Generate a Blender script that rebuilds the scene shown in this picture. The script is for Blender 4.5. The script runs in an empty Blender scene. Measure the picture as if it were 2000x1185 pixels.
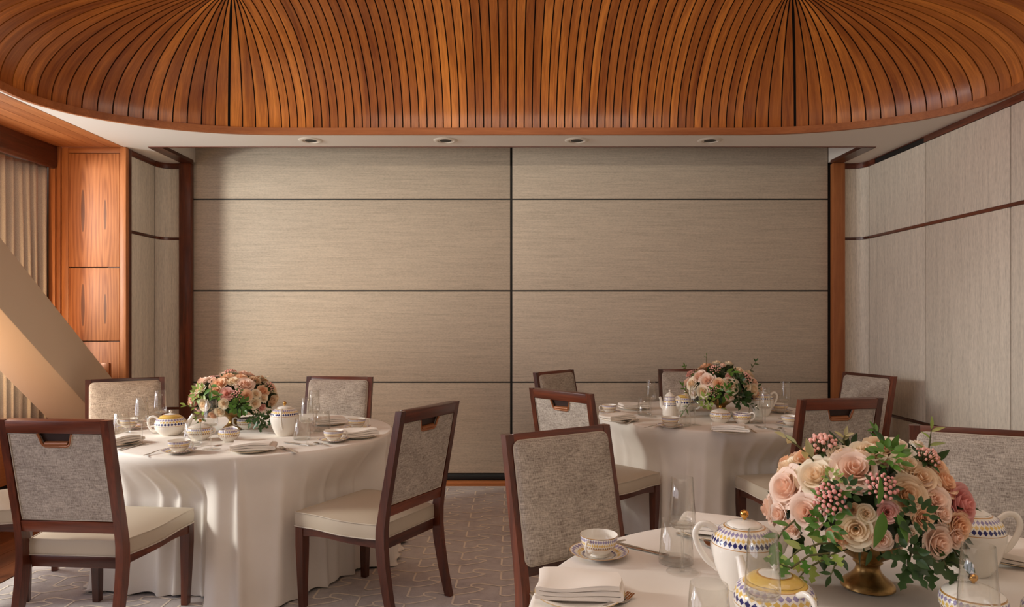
import bpy, bmesh, math, random
from mathutils import Vector, Matrix
PI = math.pi
sc = bpy.context.scene
COL = sc.collection

# ------------------------------------------------------------------ camera, world, lights, exposure
cam = bpy.data.cameras.new('camera')
cam_o = bpy.data.objects.new('camera', cam); COL.objects.link(cam_o)
cam_o.location = (0, 0, 1.4); cam_o.rotation_euler = (PI/2, 0, 0)
cam.sensor_width = 36; cam.lens = 36*1372/2000; cam.shift_y = 29.5/2000
cam.clip_start = .05; cam.clip_end = 100
sc.camera = cam_o
sc.view_settings.view_transform = 'Standard'; sc.view_settings.look = 'None'
sc.view_settings.gamma = 1; sc.view_settings.use_curve_mapping = False
sc.view_settings.exposure = 0.06
cy = sc.cycles
cy.max_bounces = 8; cy.diffuse_bounces = 5; cy.glossy_bounces = 3; cy.transmission_bounces = 4
cy.transparent_max_bounces = 24; cy.caustics_reflective = False; cy.caustics_refractive = False
cy.sample_clamp_indirect = 4; cy.use_denoising = True
world = bpy.data.worlds.new('world'); sc.world = world; world.use_nodes = True
world.node_tree.nodes['Background'].inputs[0].default_value = (.75, .85, 1, 1)
world.node_tree.nodes['Background'].inputs[1].default_value = .6

def area(name, loc, rot, sx, sy, energy, color, spread=PI):
    l = bpy.data.lights.new(name, 'AREA'); l.shape = 'RECTANGLE'; l.size = sx; l.size_y = sy
    l.energy = energy; l.color = color; l.spread = spread
    o = bpy.data.objects.new(name, l); COL.objects.link(o); o.location = loc; o.rotation_euler = rot
    return o
TOX = (0, -PI/2, 0)       # a lamp that shines towards +x: through the left windows
# low sun-warm daylight through the windows of the left wall
area('window_light', (-5.0, 3.0, 2.27), TOX, .60, .50, 174, (1, .98, .90))
area('window_light', (-3.93, 4.50, 1.78), TOX, 1.2, .6, 22, (1, .98, .90))
# the bright, slightly cool sky outside
area('sky_light', (-5.6, 1.6, 1.9), (0, -PI/2-.05, 0), 2.6, 8.0, 226, (.90, .87, 1))
# added warm fill lamp for beam and cupboard, in place of bounced daylight
area('beam_fill_light', (-3.70, 3.2, 1.25), (PI/2, 0, -.25), .30, .9, 13, (1, .62, .30), 2.0)
# two added unseen fill lamps: one brightens tables and carpet, one the vault boards
area('overhead_fill_light', (.3, .9, 2.69), (0, 0, 0), 3.0, 1.5, 16, (1, .80, .66))
area('vault_fill_light', (0, 2.62, 2.735), (PI/2, 0, 0), 3.0, .05, 17, (1, .86, .70))

# ------------------------------------------------------------------ materials
def lin(c):
    return tuple(((v/255)/12.92 if v/255 <= .04045 else ((v/255+.055)/1.055)**2.4) for v in c) + (1,)
class NT:
    def __init__(s, name):
        s.m = bpy.data.materials.new(name); s.m.use_nodes = True
        s.t = s.m.node_tree; s.t.nodes.clear()
        s.out = s.t.nodes.new('ShaderNodeOutputMaterial')
    def n(s, typ, ins=None, **props):
        nd = s.t.nodes.new('ShaderNode' + typ)
        for k, v in props.items(): setattr(nd, k, v)
        for k, v in (ins or {}).items():
            if isinstance(v, bpy.types.NodeSocket): s.t.links.new(v, nd.inputs[k])
            else: nd.inputs[k].default_value = v
        return nd
    def math(s, op, a, b=0.0, clamp=False):
        return s.n('Math', {0: a, 1: b}, operation=op, use_clamp=clamp).outputs[0]
    def mix(s, f, a, b, blend='MIX'):
        nd = s.t.nodes.new('ShaderNodeMix'); nd.data_type = 'RGBA'; nd.blend_type = blend
        for i, v in ((0, f), (6, a), (7, b)):
            if isinstance(v, bpy.types.NodeSocket): s.t.links.new(v, nd.inputs[i])
            else: nd.inputs[i].default_value = v
        return nd.outputs[2]
    def ramp(s, f, stops):
        nd = s.n('ValToRGB', {0: f}); r = nd.color_ramp
        r.elements[0].position, r.elements[0].color = stops[0]
        r.elements[1].position, r.elements[1].color = stops[-1]
        for p, c in stops[1:-1]:
            e = r.elements.new(p); e.color = c
        return nd.outputs[0]
    def noise(s, vec, scale=(1, 1, 1), freq=1.0, detail=3.0, rough=.5, dist=0.0):
        mp = s.n('Mapping', {'Vector': vec, 'Scale': scale})
        return s.n('TexNoise', {'Vector': mp.outputs[0], 'Scale': freq, 'Detail': detail, 'Roughness': rough, 'Distortion': dist}).outputs[0]
    def bump(s, h, strength, dist=.001):
        return s.n('Bump', {'Height': h, 'Strength': strength, 'Distance': dist}).outputs[0]
    def principled(s, **ins):
        p = s.n('BsdfPrincipled')
        for k, v in ins.items():
            k = k.replace('_', ' ')
            if isinstance(v, bpy.types.NodeSocket): s.t.links.new(v, p.inputs[k])
            else: p.inputs[k].default_value = v
        s.t.links.new(p.outputs[0], s.out.inputs[0])
        return p
def plain(name, c, rough=.5, metal=0.0, **k):
    t = NT(name); t.principled(Base_Color=lin(c), Roughness=rough, Metallic=metal, **k); return t.m
def objvec(t): return t.n('TexCoord').outputs['Object']
def wood(name, dark, light, axis, rough=.35, uv=False, vary=.25, fine=1.0, coat=.2):
    t = NT(name)
    tc = t.n('TexCoord'); info = t.n('ObjectInfo')
    v = tc.outputs['UV' if uv else 'Object']
    off = t.n('CombineXYZ', {0: t.math('MULTIPLY', info.outputs['Random'], 37.0), 1: t.math('MULTIPLY', info.outputs['Random'], 61.0), 2: 0.0})
    v = t.n('VectorMath', {0: v, 1: off.outputs[0]}, operation='ADD').outputs[0]
    big = {'x': (1.2, 16, 16), 'y': (16, 1.2, 16), 'z': (16, 16, 1.2)}[axis]
    sm = tuple(a*7 for a in big)
    a = t.noise(v, big, fine, 4, .6, .6); b = t.noise(v, sm, fine, 2, .5)
    f = t.math('ADD', t.math('MULTIPLY', a, .75), t.math('MULTIPLY', b, .3))
    f = t.math('ADD', f, t.math('MULTIPLY', t.math('SUBTRACT', info.outputs['Random'], .5), vary))
    c = t.ramp(f, [(.28, lin(dark)), (.55, lin(tuple((x+y)/2 for x, y in zip(dark, light)))), (.78, lin(light))])
    t.principled(Base_Color=c, Roughness=rough, Coat_Weight=coat, Coat_Roughness=.25, Normal=t.bump(b, .08))
    return t.m
M = {}
for ax in 'xyz':
    M['mahog_'+ax] = wood('mahogany_'+ax, (46, 19, 12), (126, 62, 37), ax, .32)
    M['teak_'+ax] = wood('teak_'+ax, (146, 84, 44), (196, 126, 74), ax, .5, coat=0)
M['plank'] = wood('teak_plank', (130, 66, 24), (230, 146, 64), 'y', .34, uv=True, vary=.24)
M['floorwood'] = wood('floor_wood', (80, 42, 22), (140, 80, 45), 'y', .35)

def veneer():          # book-matched figured veneer: two flames per door
    t = NT('figured_veneer')
    v = objvec(t); s = t.n('SeparateXYZ', {0: v})
    ax = t.math('SUBTRACT', t.math('ABSOLUTE', s.outputs[0]), .085)
    wob = t.noise(v, (9, 9, 1.1), 1.0, 3, .55)
    fz = t.math('MULTIPLY', t.math('ABSOLUTE', t.math('ADD', s.outputs[2], .02)), .10)
    d = t.math('SQRT', t.math('ADD', t.math('MULTIPLY', ax, ax), t.math('MULTIPLY', fz, fz)))
    d = t.math('ADD', d, t.math('MULTIPLY', wob, .035))
    ring = t.math('SINE', t.math('MULTIPLY', d, 260.0))
    fine = t.noise(v, (90, 90, 3), 1.0, 3, .6)
    f = t.math('ADD', t.math('MULTIPLY', ring, .10), t.math('MULTIPLY', fine, .9))
    c = t.ramp(f, [(.2, lin((146, 82, 44))), (.5, lin((186, 117, 68))), (.8, lin((200, 132, 80)))])
    core = t.math('LESS_THAN', d, .031)
    c = t.mix(t.math('MULTIPLY', core, .75), c, lin((98, 58, 38)))
    t.principled(Base_Color=c, Roughness=.55)
    return t.m
M['veneer'] = veneer()

def wallcloth(name, axis, base):
    t = NT(name); v = objvec(t)
    st = {'x': (5, 5, 420), 'z': (260, 260, 5)}[axis]
    st2 = {'x': (60, 60, 130), 'z': (110, 110, 30)}[axis]
    md = {'x': (1.5, 1.5, 40), 'z': (26, 26, 1.2)}[axis]
    a = t.noise(v, st, 1, 3, .6); b = t.noise(v, md, 1, 3, .6); e = t.noise(v, st2, 1, 2, .5)
    f = t.math('ADD', t.math('ADD', t.math('MULTIPLY', a, .5), t.math('MULTIPLY', b, .22)), t.math('MULTIPLY', e, .28))
    dk = tuple(x*.86 for x in base); lt = tuple(min(255, x*1.10) for x in base)
    c = t.ramp(f, [(.33, lin(dk)), (.5, lin(base)), (.68, lin(lt))])
    t.principled(Base_Color=c, Roughness=.85, Normal=t.bump(a, .12), Specular_IOR_Level=.2)
    return t.m
M['cloth_h'] = wallcloth('wall_cloth_horizontal', 'x', (196, 182, 164))
M['cloth_v'] = wallcloth('wall_cloth_vertical', 'z', (222, 213, 198))

def linen(name, c1, c2, fr=1.0):
    t = NT(name); v = objvec(t)
    a = t.noise(v, (28*fr, 28*fr, 420*fr), 1, 2, .6); b = t.noise(v, (420*fr, 420*fr, 28*fr), 1, 2, .6)
    g = t.noise(v, (14, 14, 14), 1, 3, .5)
    f = t.math('ADD', t.math('ADD', t.math('MULTIPLY', a, .42), t.math('MULTIPLY', b, .42)), t.math('MULTIPLY', g, .16))
    c = t.ramp(f, [(.36, lin(c1)), (.64, lin(c2))])
    t.principled(Base_Color=c, Roughness=.9, Specular_IOR_Level=.15, Normal=t.bump(f, .45, .002))
    return t.m
M['linen'] = linen('oatmeal_linen', (120, 108, 99), (212, 200, 186))
M['piping'] = plain('piping_cord', (196, 184, 168), .8)
M['leather'] = plain('cream_leather', (192, 178, 158), .42)
def tablecloth_mat():
    t = NT('white_table_linen'); v = objvec(t)
    a = t.noise(v, (500, 500, 500), 1, 2, .5); b = t.noise(v, (3, 3, 3), 1, 3, .5)
    c = t.ramp(b, [(.3, lin((226, 218, 208))), (.7, lin((238, 231, 222)))])
    t.principled(Base_Color=c, Roughness=.8, Specular_IOR_Level=.25, Sheen_Weight=.1, Normal=t.bump(a, .06))
    return t.m
M['tcloth'] = tablecloth_mat()
M['napkin'] = plain('napkin_linen', (238, 230, 220), .85)
def curtain_mat():
    t = NT('curtain_cloth'); v = objvec(t)
    a = t.noise(v, (300, 300, 300), 1, 2, .5)
    c = t.ramp(a, [(.3, lin((176, 166, 154))), (.7, lin((212, 201, 187)))])
    t.principled(Base_Color=c, Roughness=.8); return t.m
M['curtain'] = curtain_mat()
def carpet_mat():
    t = NT('carpet_pile'); v = objvec(t)
    a = t.noise(v, (240, 240, 240), 1, 2, .6); b = t.noise(v, (2.2, 3.2, 1), 1, 4, .6, 1.0); g = t.noise(v, (22, 22, 1), 1, 3, .6)
    f = t.math('ADD', t.math('ADD', t.math('MULTIPLY', a, .25), t.math('MULTIPLY', b, .45)), t.math('MULTIPLY', g, .3))
    c = t.ramp(f, [(.34, lin((168, 158, 158))), (.5, lin((194, 185, 182))), (.68, lin((212, 205, 200)))])
    t.principled(Base_Color=c, Roughness=.95, Specular_IOR_Level=.1, Normal=t.bump(a, .5, .003)); return t.m
M['carpet'] = carpet_mat()
M['carpet_line'] = plain('carpet_cut_line', (238, 224, 206), .95)
M['ceil'] = plain('ceiling_paint', (236, 229, 220), .7)
M['wallpaint'] = plain('warm_wall_paint', (176, 160, 140), .8)
M['beam'] = plain('beam_paint', (204, 182, 158), .55)
M['black'] = plain('black_seal', (17, 19, 21), .55)
M['dark'] = plain('dark_gap', (14, 10, 8), .8)
M['brownjoint'] = plain('brown_joint', (84, 56, 40), .6)
M['whitering'] = plain('white_enamel', (225, 217, 205), .4)
M['gold'] = plain('gilding', (214, 160, 84), .18, 1.0)
M['steel'] = plain('polished_steel', (205, 198, 190), .18, 1.0)
def brass():
    t = NT('aged_brass'); v = objvec(t)
    a = t.noise(v, (30, 30, 30), 1, 4, .6)
    c = t.ramp(a, [(.3, lin((138, 106, 62))), (.7, lin((186, 152, 98)))])
    t.principled(Base_Color=c, Metallic=.9, Roughness=t.math('ADD', t.math('MULTIPLY', a, .25), .2)); return t.m
M['brass'] = brass()
M['recess'] = plain('dark_recess', (46, 24, 15), .5)
M['bronze'] = plain('bronze_lip', (150, 92, 54), .35, .2)
def glass(name='clear_glass', tint=.97):
    t = NT(name)
    lw = t.n('LayerWeight', {'Blend': .5}).outputs['Facing']
    e = t.math('POWER', lw, 4.0)
    tr = t.n('BsdfTransparent', {0: t.mix(e, (tint, tint, tint*.99, 1), (.84, .83, .81, 1))})
    gl = t.n('BsdfGlossy', {0: (1, 1, 1, 1), 'Roughness': .03})
    fr = t.math('ADD', t.math('MULTIPLY', t.math('POWER', lw, 3.2), .62), .045)
    mx = t.n('MixShader', {0: fr, 1: tr.outputs[0], 2: gl.outputs[0]})
    t.t.links.new(mx.outputs[0], t.out.inputs[0]); return t.m
M['glass'] = glass()
def solid_glass():
    t = NT('solid_glass')
    g = t.n('BsdfGlass', {0: (1, 1, 1, 1), 'Roughness': 0.0, 'IOR': 1.45}); tr = t.n('BsdfTransparent', {0: (.97, .97, .96, 1)})
    mx = t.n("MixShader", {0: .3, 1: tr.outputs[0], 2: g.outputs[0]}); t.t.links.new(mx.outputs[0], t.out.inputs[0]); return t.m
M['glass_solid'] = solid_glass()
WHT = (238, 232, 222); LIL = (150, 140, 178); YEL = (226, 190, 104); NAV = (44, 44, 104); TAN = (150, 112, 72); GOLD = (190, 140, 70)
def porcelain(name, rows=(), fills=(), lines=(), base=WHT):
    """glazed white china; rows = (v0, v1, count, phase, colour) of printed diamonds, fills and lines = plain bands"""
    t = NT(name); uv = t.n('TexCoord').outputs['UV']; s = t.n('SeparateXYZ', {0: uv}); u, v = s.outputs[0], s.outputs[1]
    c = t.n('RGB'); c.outputs[0].default_value = lin(base); c = c.outputs[0]
    for v0, v1, col in fills:
        f = t.math('MULTIPLY', t.math('GREATER_THAN', v, v0), t.math('LESS_THAN', v, v1)); c = t.mix(f, c, lin(col))
    for v0, v1, cnt, ph, col in rows:
        a = t.math('ABSOLUTE', t.math('SUBTRACT', t.math('FRACT', t.math('ADD', t.math('MULTIPLY', u, float(cnt)), ph)), .5))
        b = t.math('ABSOLUTE', t.math('SUBTRACT', t.math('DIVIDE', t.math('SUBTRACT', v, v0), v1-v0), .5))
        f = t.math('LESS_THAN', t.math('ADD', a, b), .47); c = t.mix(f, c, lin(col))
    for v0, w, col in lines:
        f = t.math('LESS_THAN', t.math('ABSOLUTE', t.math('SUBTRACT', v, v0)), w); c = t.mix(f, c, lin(col))
    t.principled(Base_Color=c, Roughness=.12, Coat_Weight=.3, Coat_Roughness=.05); return t.m
M['china'] = porcelain('white_china')
M['cup'] = porcelain('teacup_china', [(.044, .0555, 46, 0, LIL), (.0335, .045, 46, .5, YEL), (.0275, .0345, 46, 0, TAN)], lines=[(.0572, .0009, GOLD), (.0272, .0007, GOLD), (.0562, .0005, (90, 70, 60))])
M['saucer'] = porcelain('saucer_china', [(.062, .078, 34, 0, LIL), (.047, .062, 34, .5, YEL), (.038, .048, 34, 0, NAV)], lines=[(.0795, .0012, GOLD)])
M['plate'] = porcelain('plate_china', lines=[(.104, .0014, (200, 170, 120))])
M['teapot'] = porcelain('teapot_china', [(.083, .094, 30, 0, LIL), (.072, .084, 30, .5, YEL), (.058, .074, 30, 0, NAV)], fills=[(.0965, .105, YEL)], lines=[(.055, .0009, GOLD), (.096, .0007, GOLD)])
M['potlid'] = porcelain('teapot_lid_china', fills=[(.1, .1135, YEL)], lines=[(.114, .0007, GOLD)])
M['pot'] = porcelain('coffee_pot_china', [(.137, .148, 38, 0, LIL), (.127, .138, 38, .5, YEL), (.114, .129, 38, 0, NAV)], lines=[(.111, .0009, GOLD), (.150, .0008, GOLD)])
M['sugar'] = porcelain('sugar_bowl_china', [(.054, .066, 34, 0, LIL), (.043, .055, 34, .5, YEL), (.035, .044, 34, 0, TAN)], lines=[(.067, .0008, GOLD), (.034, .0007, GOLD)])
M['lid2'] = porcelain('gilt_edged_lid_china', lines=[(.0685, .0009, GOLD)])
M['cream'] = porcelain('cream_jug_china', [(.051, .063, 32, 0, LIL), (.040, .052, 32, .5, YEL), (.031, .041, 32, 0, TAN)], lines=[(.030, .0007, GOLD)])
M['tall'] = porcelain('tall_pot_china', [(.128, .138, 26, 0, LIL), (.112, .122, 26, 0, LIL), (.099, .112, 26, .5, YEL), (.086, .099, 26, 0, LIL), (.078, .086, 26, .5, NAV)], lines=[(.139, .0008, GOLD)])
def petal_mat():
    t = NT('rose_petal'); info = t.n('ObjectInfo'); uv = t.n('SeparateXYZ', {0: t.n('TexCoord').outputs['UV']})
    inner = t.mix(1.0, info.outputs['Color'], (1.0, .87, .79, 1), 'MULTIPLY')
    c = t.mix(uv.outputs[0], inner, info.outputs['Color'])
    p = t.n('BsdfPrincipled', {'Base Color': c, 'Roughness': .6, 'Specular IOR Level': .25})
    tr = t.n('BsdfTranslucent', {0: c})
    mx = t.n('MixShader', {0: .28, 1: p.outputs[0], 2: tr.outputs[0]}); t.t.links.new(mx.outputs[0], t.out.inputs[0]); return t.m
M['petal'] = petal_mat()
def leaf_mat():
    t = NT('leaf_green'); info = t.n('ObjectInfo'); v = objvec(t)
    a = t.noise(v, (60, 60, 60), 1, 3, .6)
    c = t.mix(t.math('MULTIPLY', a, .6), info.outputs['Color'], t.mix(1.0, info.outputs['Color'], (.55, .6, .5, 1), 'MULTIPLY'))
    p = t.n('BsdfPrincipled', {'Base Color': c, 'Roughness': .4})
    tr = t.n('BsdfTranslucent', {0: c})
    mx = t.n('MixShader', {0: .25, 1: p.outputs[0], 2: tr.outputs[0]}); t.t.links.new(mx.outputs[0], t.out.inputs[0]); return t.m
M['leaf'] = leaf_mat()
M['stem'] = plain('green_stem', (86, 84, 44), .6)

# ------------------------------------------------------------------ mesh helpers
class MB:
    def __init__(s): s.v = []; s.f = []; s.uv = {}; s.sm = []
    def add(s, verts, faces, uvs=None, mtx=None):
        b = len(s.v)
        for p in verts:
            p = Vector(p); s.v.append(tuple(mtx @ p if mtx else p))
        for i, f in enumerate(faces):
            if uvs: s.uv[len(s.f)] = uvs[i]
            s.f.append(tuple(b+k for k in f))
        return s
    def box(s, x0, x1, y0, y1, z0, z1, mtx=None, bev=0.0):
        if bev > 0:
            bm = bmesh.new(); bmesh.ops.create_cube(bm, size=1)
            for v in bm.verts: v.co = ((x0+x1)/2+v.co.x*(x1-x0), (y0+y1)/2+v.co.y*(y1-y0), (z0+z1)/2+v.co.z*(z1-z0))
            bmesh.ops.bevel(bm, geom=bm.edges[:], offset=bev, segments=2, profile=.5, affect='EDGES')
            bm.verts.index_update()
            s.add([v.co.copy() for v in bm.verts], [[v.index for v in f.verts] for f in bm.faces], None, mtx); bm.free(); return s
        vs = [(x, y, z) for x in (x0, x1) for y in (y0, y1) for z in (z0, z1)]
        return s.add(vs, [(0, 1, 3, 2), (4, 6, 7, 5), (0, 4, 5, 1), (2, 3, 7, 6), (0, 2, 6, 4), (1, 5, 7, 3)], None, mtx)
    def grid(s, fn, nu, nv, closeu=False, uvfn=None, mtx=None, flip=False):
        vs = [fn(i/nu, j/nv) for j in range(nv+1) for i in range(nu+(0 if closeu else 1))]
        w = nu+(0 if closeu else 1); fs = []; us = []
        for j in range(nv):
            for i in range(nu):
                i2 = (i+1) % w if closeu else i+1
                f = [j*w+i, j*w+i2, (j+1)*w+i2, (j+1)*w+i]
                u = [(i/nu, j/nv), ((i+1)/nu, j/nv), ((i+1)/nu, (j+1)/nv), (i/nu, (j+1)/nv)]
                if uvfn: u = [uvfn(*q) for q in u]
                if flip: f.reverse(); u.reverse()
                fs.append(f); us.append(u)
        return s.add(vs, fs, us, mtx)
    def lathe(s, prof, seg=32, uvmode='z', mtx=None, a0=0.0, inner=99):
        n = len(prof); vs = []; fs = []; us = []; idx = []
        for r, z in prof:
            if r < 1e-6: idx.append([len(vs)]*seg); vs.append((0, 0, z))
            else:
                idx.append(list(range(len(vs), len(vs)+seg)))
                vs += [(r*math.cos(a0+2*PI*k/seg), r*math.sin(a0+2*PI*k/seg), z) for k in range(seg)]
        for j in range(n-1):
            v0 = prof[j][1] if uvmode == 'z' else prof[j][0]; v1 = prof[j+1][1] if uvmode == 'z' else prof[j+1][0]
            if j >= inner: v0 += 5; v1 += 5
            for k in range(seg):
                k2 = (k+1) % seg
                f = [idx[j][k], idx[j][k2], idx[j+1][k2], idx[j+1][k]]
                u = [(k/seg, v0), ((k+1)/seg, v0), ((k+1)/seg, v1), (k/seg, v1)]
                if f[0] == f[1]: f = f[1:]; u = u[1:]
                elif f[2] == f[3]: f = f[:3]; u = u[:3]
                if len(set(f)) < 3: continue
                fs.append(f); us.append(u)
        return s.add(vs, fs, us, mtx)
    def tube(s, pts, rad, seg=8, closed=False, ry=None, mtx=None, caps=True):
        """tube along pts; rad a number or list; ry = second radius (flat section, along the path's binormal)"""
        P = [Vector(p) for p in pts]; n = len(P); rings = []; prev = None
        for i, p in enumerate(P):
            if closed: d = P[(i+1) % n]-P[i-1]
            else: d = P[min(i+1, n-1)]-P[max(i-1, 0)]
            d.normalize()
            if prev is None:
                up = Vector((0, 0, 1)) if abs(d.z) < .9 else Vector((0, 1, 0))
                a = d.cross(up).normalized()
            else:
                a = (prev - d*prev.dot(d)).normalized()
            prev = a; b = d.cross(a)
            r = rad[i] if isinstance(rad, (list, tuple)) else rad
            q = (ry[i] if isinstance(ry, (list, tuple)) else ry) if ry is not None else r
            rings.append([p + a*(r*math.cos(2*PI*k/seg)) + b*(q*math.sin(2*PI*k/seg)) for k in range(seg)])
        vs = [v for r in rings for v in r]; fs = []
        m = n if closed else n-1
        for j in range(m):
            j2 = (j+1) % n
            for k in range(seg):
                k2 = (k+1) % seg; fs.append((j*seg+k, j*seg+k2, j2*seg+k2, j2*seg+k))
        if caps and not closed:
            fs.append(tuple(range(seg-1, -1, -1))); fs.append(tuple((n-1)*seg+k for k in range(seg)))
        return s.add(vs, fs, None, mtx)
    def sweep(s, sections, closed=False, mtx=None):
        """loft of equal-length closed cross-sections, capped"""
        n = len(sections[0]); vs = [p for q in sections for p in q]; fs = []
        m = len(sections) if closed else len(sections)-1
        for j in range(m):
            j2 = (j+1) % len(sections)
            for k in range(n): fs.append((j*n+k, j*n+(k+1) % n, j2*n+(k+1) % n, j2*n+k))
        if not closed:
            fs.append(tuple(range(n-1, -1, -1))); fs.append(tuple((len(sections)-1)*n+k for k in range(n)))
        return s.add(vs, fs, None, mtx)
    def mesh(s, name, mat, angle=40):
        me = bpy.data.meshes.new(name); me.from_pydata(s.v, [], s.f)
        if s.uv:
            l = me.uv_layers.new(name='uv')
            for p in me.polygons:
                u = s.uv.get(p.index)
                if u:
                    for k, li in enumerate(p.loop_indices): l.data[li].uv = u[k]
        if mat: me.materials.append(mat)
        bm = bmesh.new(); bm.from_mesh(me); bmesh.ops.recalc_face_normals(bm, faces=bm.faces[:]); bm.to_mesh(me); bm.free()
        me.polygons.foreach_set('use_smooth', [True]*len(me.polygons))
        me.set_sharp_from_angle(angle=math.radians(angle)); me.update()
        return me
    def build(s, name, mat, parent=None, angle=40, kind=None):
        return link(name, s.mesh(name, mat, angle), parent, kind)
def link(name, me, parent=None, kind=None):
    o = bpy.data.objects.new(name, me); COL.objects.link(o)
    if parent: o.parent = parent
    if kind: o['kind'] = kind
    return o
def tag(o, label, cat, group=None):
    o['label'] = label; o['category'] = cat
    if group: o['group'] = group
    return o
def empty(name, loc=(0, 0, 0), rz=0.0, label=None, cat=None, group=None):
    o = bpy.data.objects.new(name, None); COL.objects.link(o); o.location = loc; o.rotation_euler = (0, 0, rz); o.empty_display_size = .05
    if label: tag(o, label, cat, group)
    return o
def copy_tree(o, parent=None):
    c = o.copy(); COL.objects.link(c); c.parent = parent
    for ch in list(o.children): copy_tree(ch, c)
    return c
def place(proto, used, loc, rz, label, cat, group):
    """first use takes the prototype itself, later ones a copy of it and its parts"""
    o = proto if not used else copy_tree(proto)
    used.append(1); o.location = loc; o.rotation_euler = (0, 0, rz); tag(o, label, cat, group); return o
def rbox_profile(w, h, r, n=4):
    pts = []
    for cx, cz, a0 in ((w/2-r, h/2-r, 0), (-w/2+r, h/2-r, PI/2), (-w/2+r, -h/2+r, PI), (w/2-r, -h/2+r, 1.5*PI)):
        for k in range(n+1):
            a = a0+PI/2*k/n; pts.append((cx+r*math.cos(a), cz+r*math.sin(a)))
    return pts
def smooth(a, b, x):
    t = min(1, max(0, (x-a)/(b-a))); return t*t*(3-2*t)
# ------------------------------------------------------------------ room shell
CZ = 2.71                      # ceiling height
WX = 2.965                     # side walls
def slab(name, x0, x1, y0, y1, z0, z1, mat, parent=None, kind='structure', bev=0.0):
    return MB().box(x0, x1, y0, y1, z0, z1, None, bev).build(name, mat, parent, 40, kind if parent is None else None)
floor = slab('floor', -4.2, 3.3, -3.4, 6.4, -.06, 0, M['floorwood'])
for k in range(7):             # boards of the wooden border on the window side
    slab('floor_board', -3.79+k*.155, -3.79+k*.155+.152, -3.2, 5.93, 0, .004, M['floorwood'], floor)
for k in range(4):
    slab('floor_board', -2.64+k*1.33, -2.64+k*1.33+1.326, 5.823, 5.905, 0, .012, M['teak_x'], floor)

# carpet with its cut-pile line pattern
carpet = MB().box(-2.68, 2.72, -3.1, 5.82, .0, .012).build('carpet', M['carpet'])
tag(carpet, 'grey taupe carpet with beige interlocking line pattern covering the floor', 'carpet')
def carpet_lines():
    def rnd(P, r=.012):
        out = [P[0]]
        for i in range(1, len(P)-1):
            p0, p, p1 = (Vector(q) for q in P[i-1:i+2])
            a = p+(p0-p).normalized()*min(r, (p0-p).length*.45); b = p+(p1-p).normalized()*min(r, (p1-p).length*.45)
            for t in (0, .33, .67, 1): out.append(tuple((a*(1-t)**2+p*2*t*(1-t)+b*t*t)))
        out.append(P[-1]); return out
    A = rnd([(0, 0), (.10, .038), (.148, .078), (.08, .106), (.076, .142), (.115, .153), (.2325, .115)])
    B = rnd([(0, 0), (-.002, -.118), (.03, -.128), (.08, -.106)])
    mb = MB(); w = .0052
    for i in range(-12, 13):
        for j in range(-8, 46):
            ox = -.29+i*.2325; oy = -.5+j*.212+((i*.115) % .212)
            for P in (A, B):
                pts = [Vector((ox+a, oy+b)) for a, b in P]
                if min(p.x for p in pts) < -2.67 or max(p.x for p in pts) > 2.71 or min(p.y for p in pts) < -1.2 or max(p.y for p in pts) > 5.81: continue
                vs = []; fs = []
                for k, p in enumerate(pts):
                    d = (pts[min(k+1, len(pts)-1)]-pts[max(k-1, 0)]).normalized(); nn = Vector((-d.y, d.x))*w
                    vs += [(p.x+nn.x, p.y+nn.y, .0135), (p.x-nn.x, p.y-nn.y, .0135)]
                    if k: fs.append((2*k-2, 2*k-1, 2*k+1, 2*k))
                mb.add(vs, fs)
    mb.build('pattern_line', M['carpet_line'], carpet, 40, 'stuff')
carpet_lines()

# back wall: movable partition of eight cloth panels on a black frame
wall_back = slab('wall_back', -2.83, 2.83, 5.958, 6.06, .034, 3.02, M['black'])
slab('wall_rear', -4.2, 3.3, 6.06, 6.2, 0, 3.1, M['black'])
zs = [.088, .862, 1.634, 2.41, 2.98]
for j in range(4):
    for x0, x1 in ((-2.712, -.016), (.004, 2.672)):
        slab('panel', x0, x1, 5.944, 5.962, zs[j]+.006, zs[j+1]-.006, M['cloth_h'], wall_back, bev=.002)
slab('threshold', -2.72, 2.68, 5.906, 5.966, 0, .032, M['teak_x'], wall_back, bev=.003)
slab('bottom_seal', -2.72, 2.68, 5.938, 5.966, .036, .086, M['black'], wall_back, bev=.012)

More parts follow.
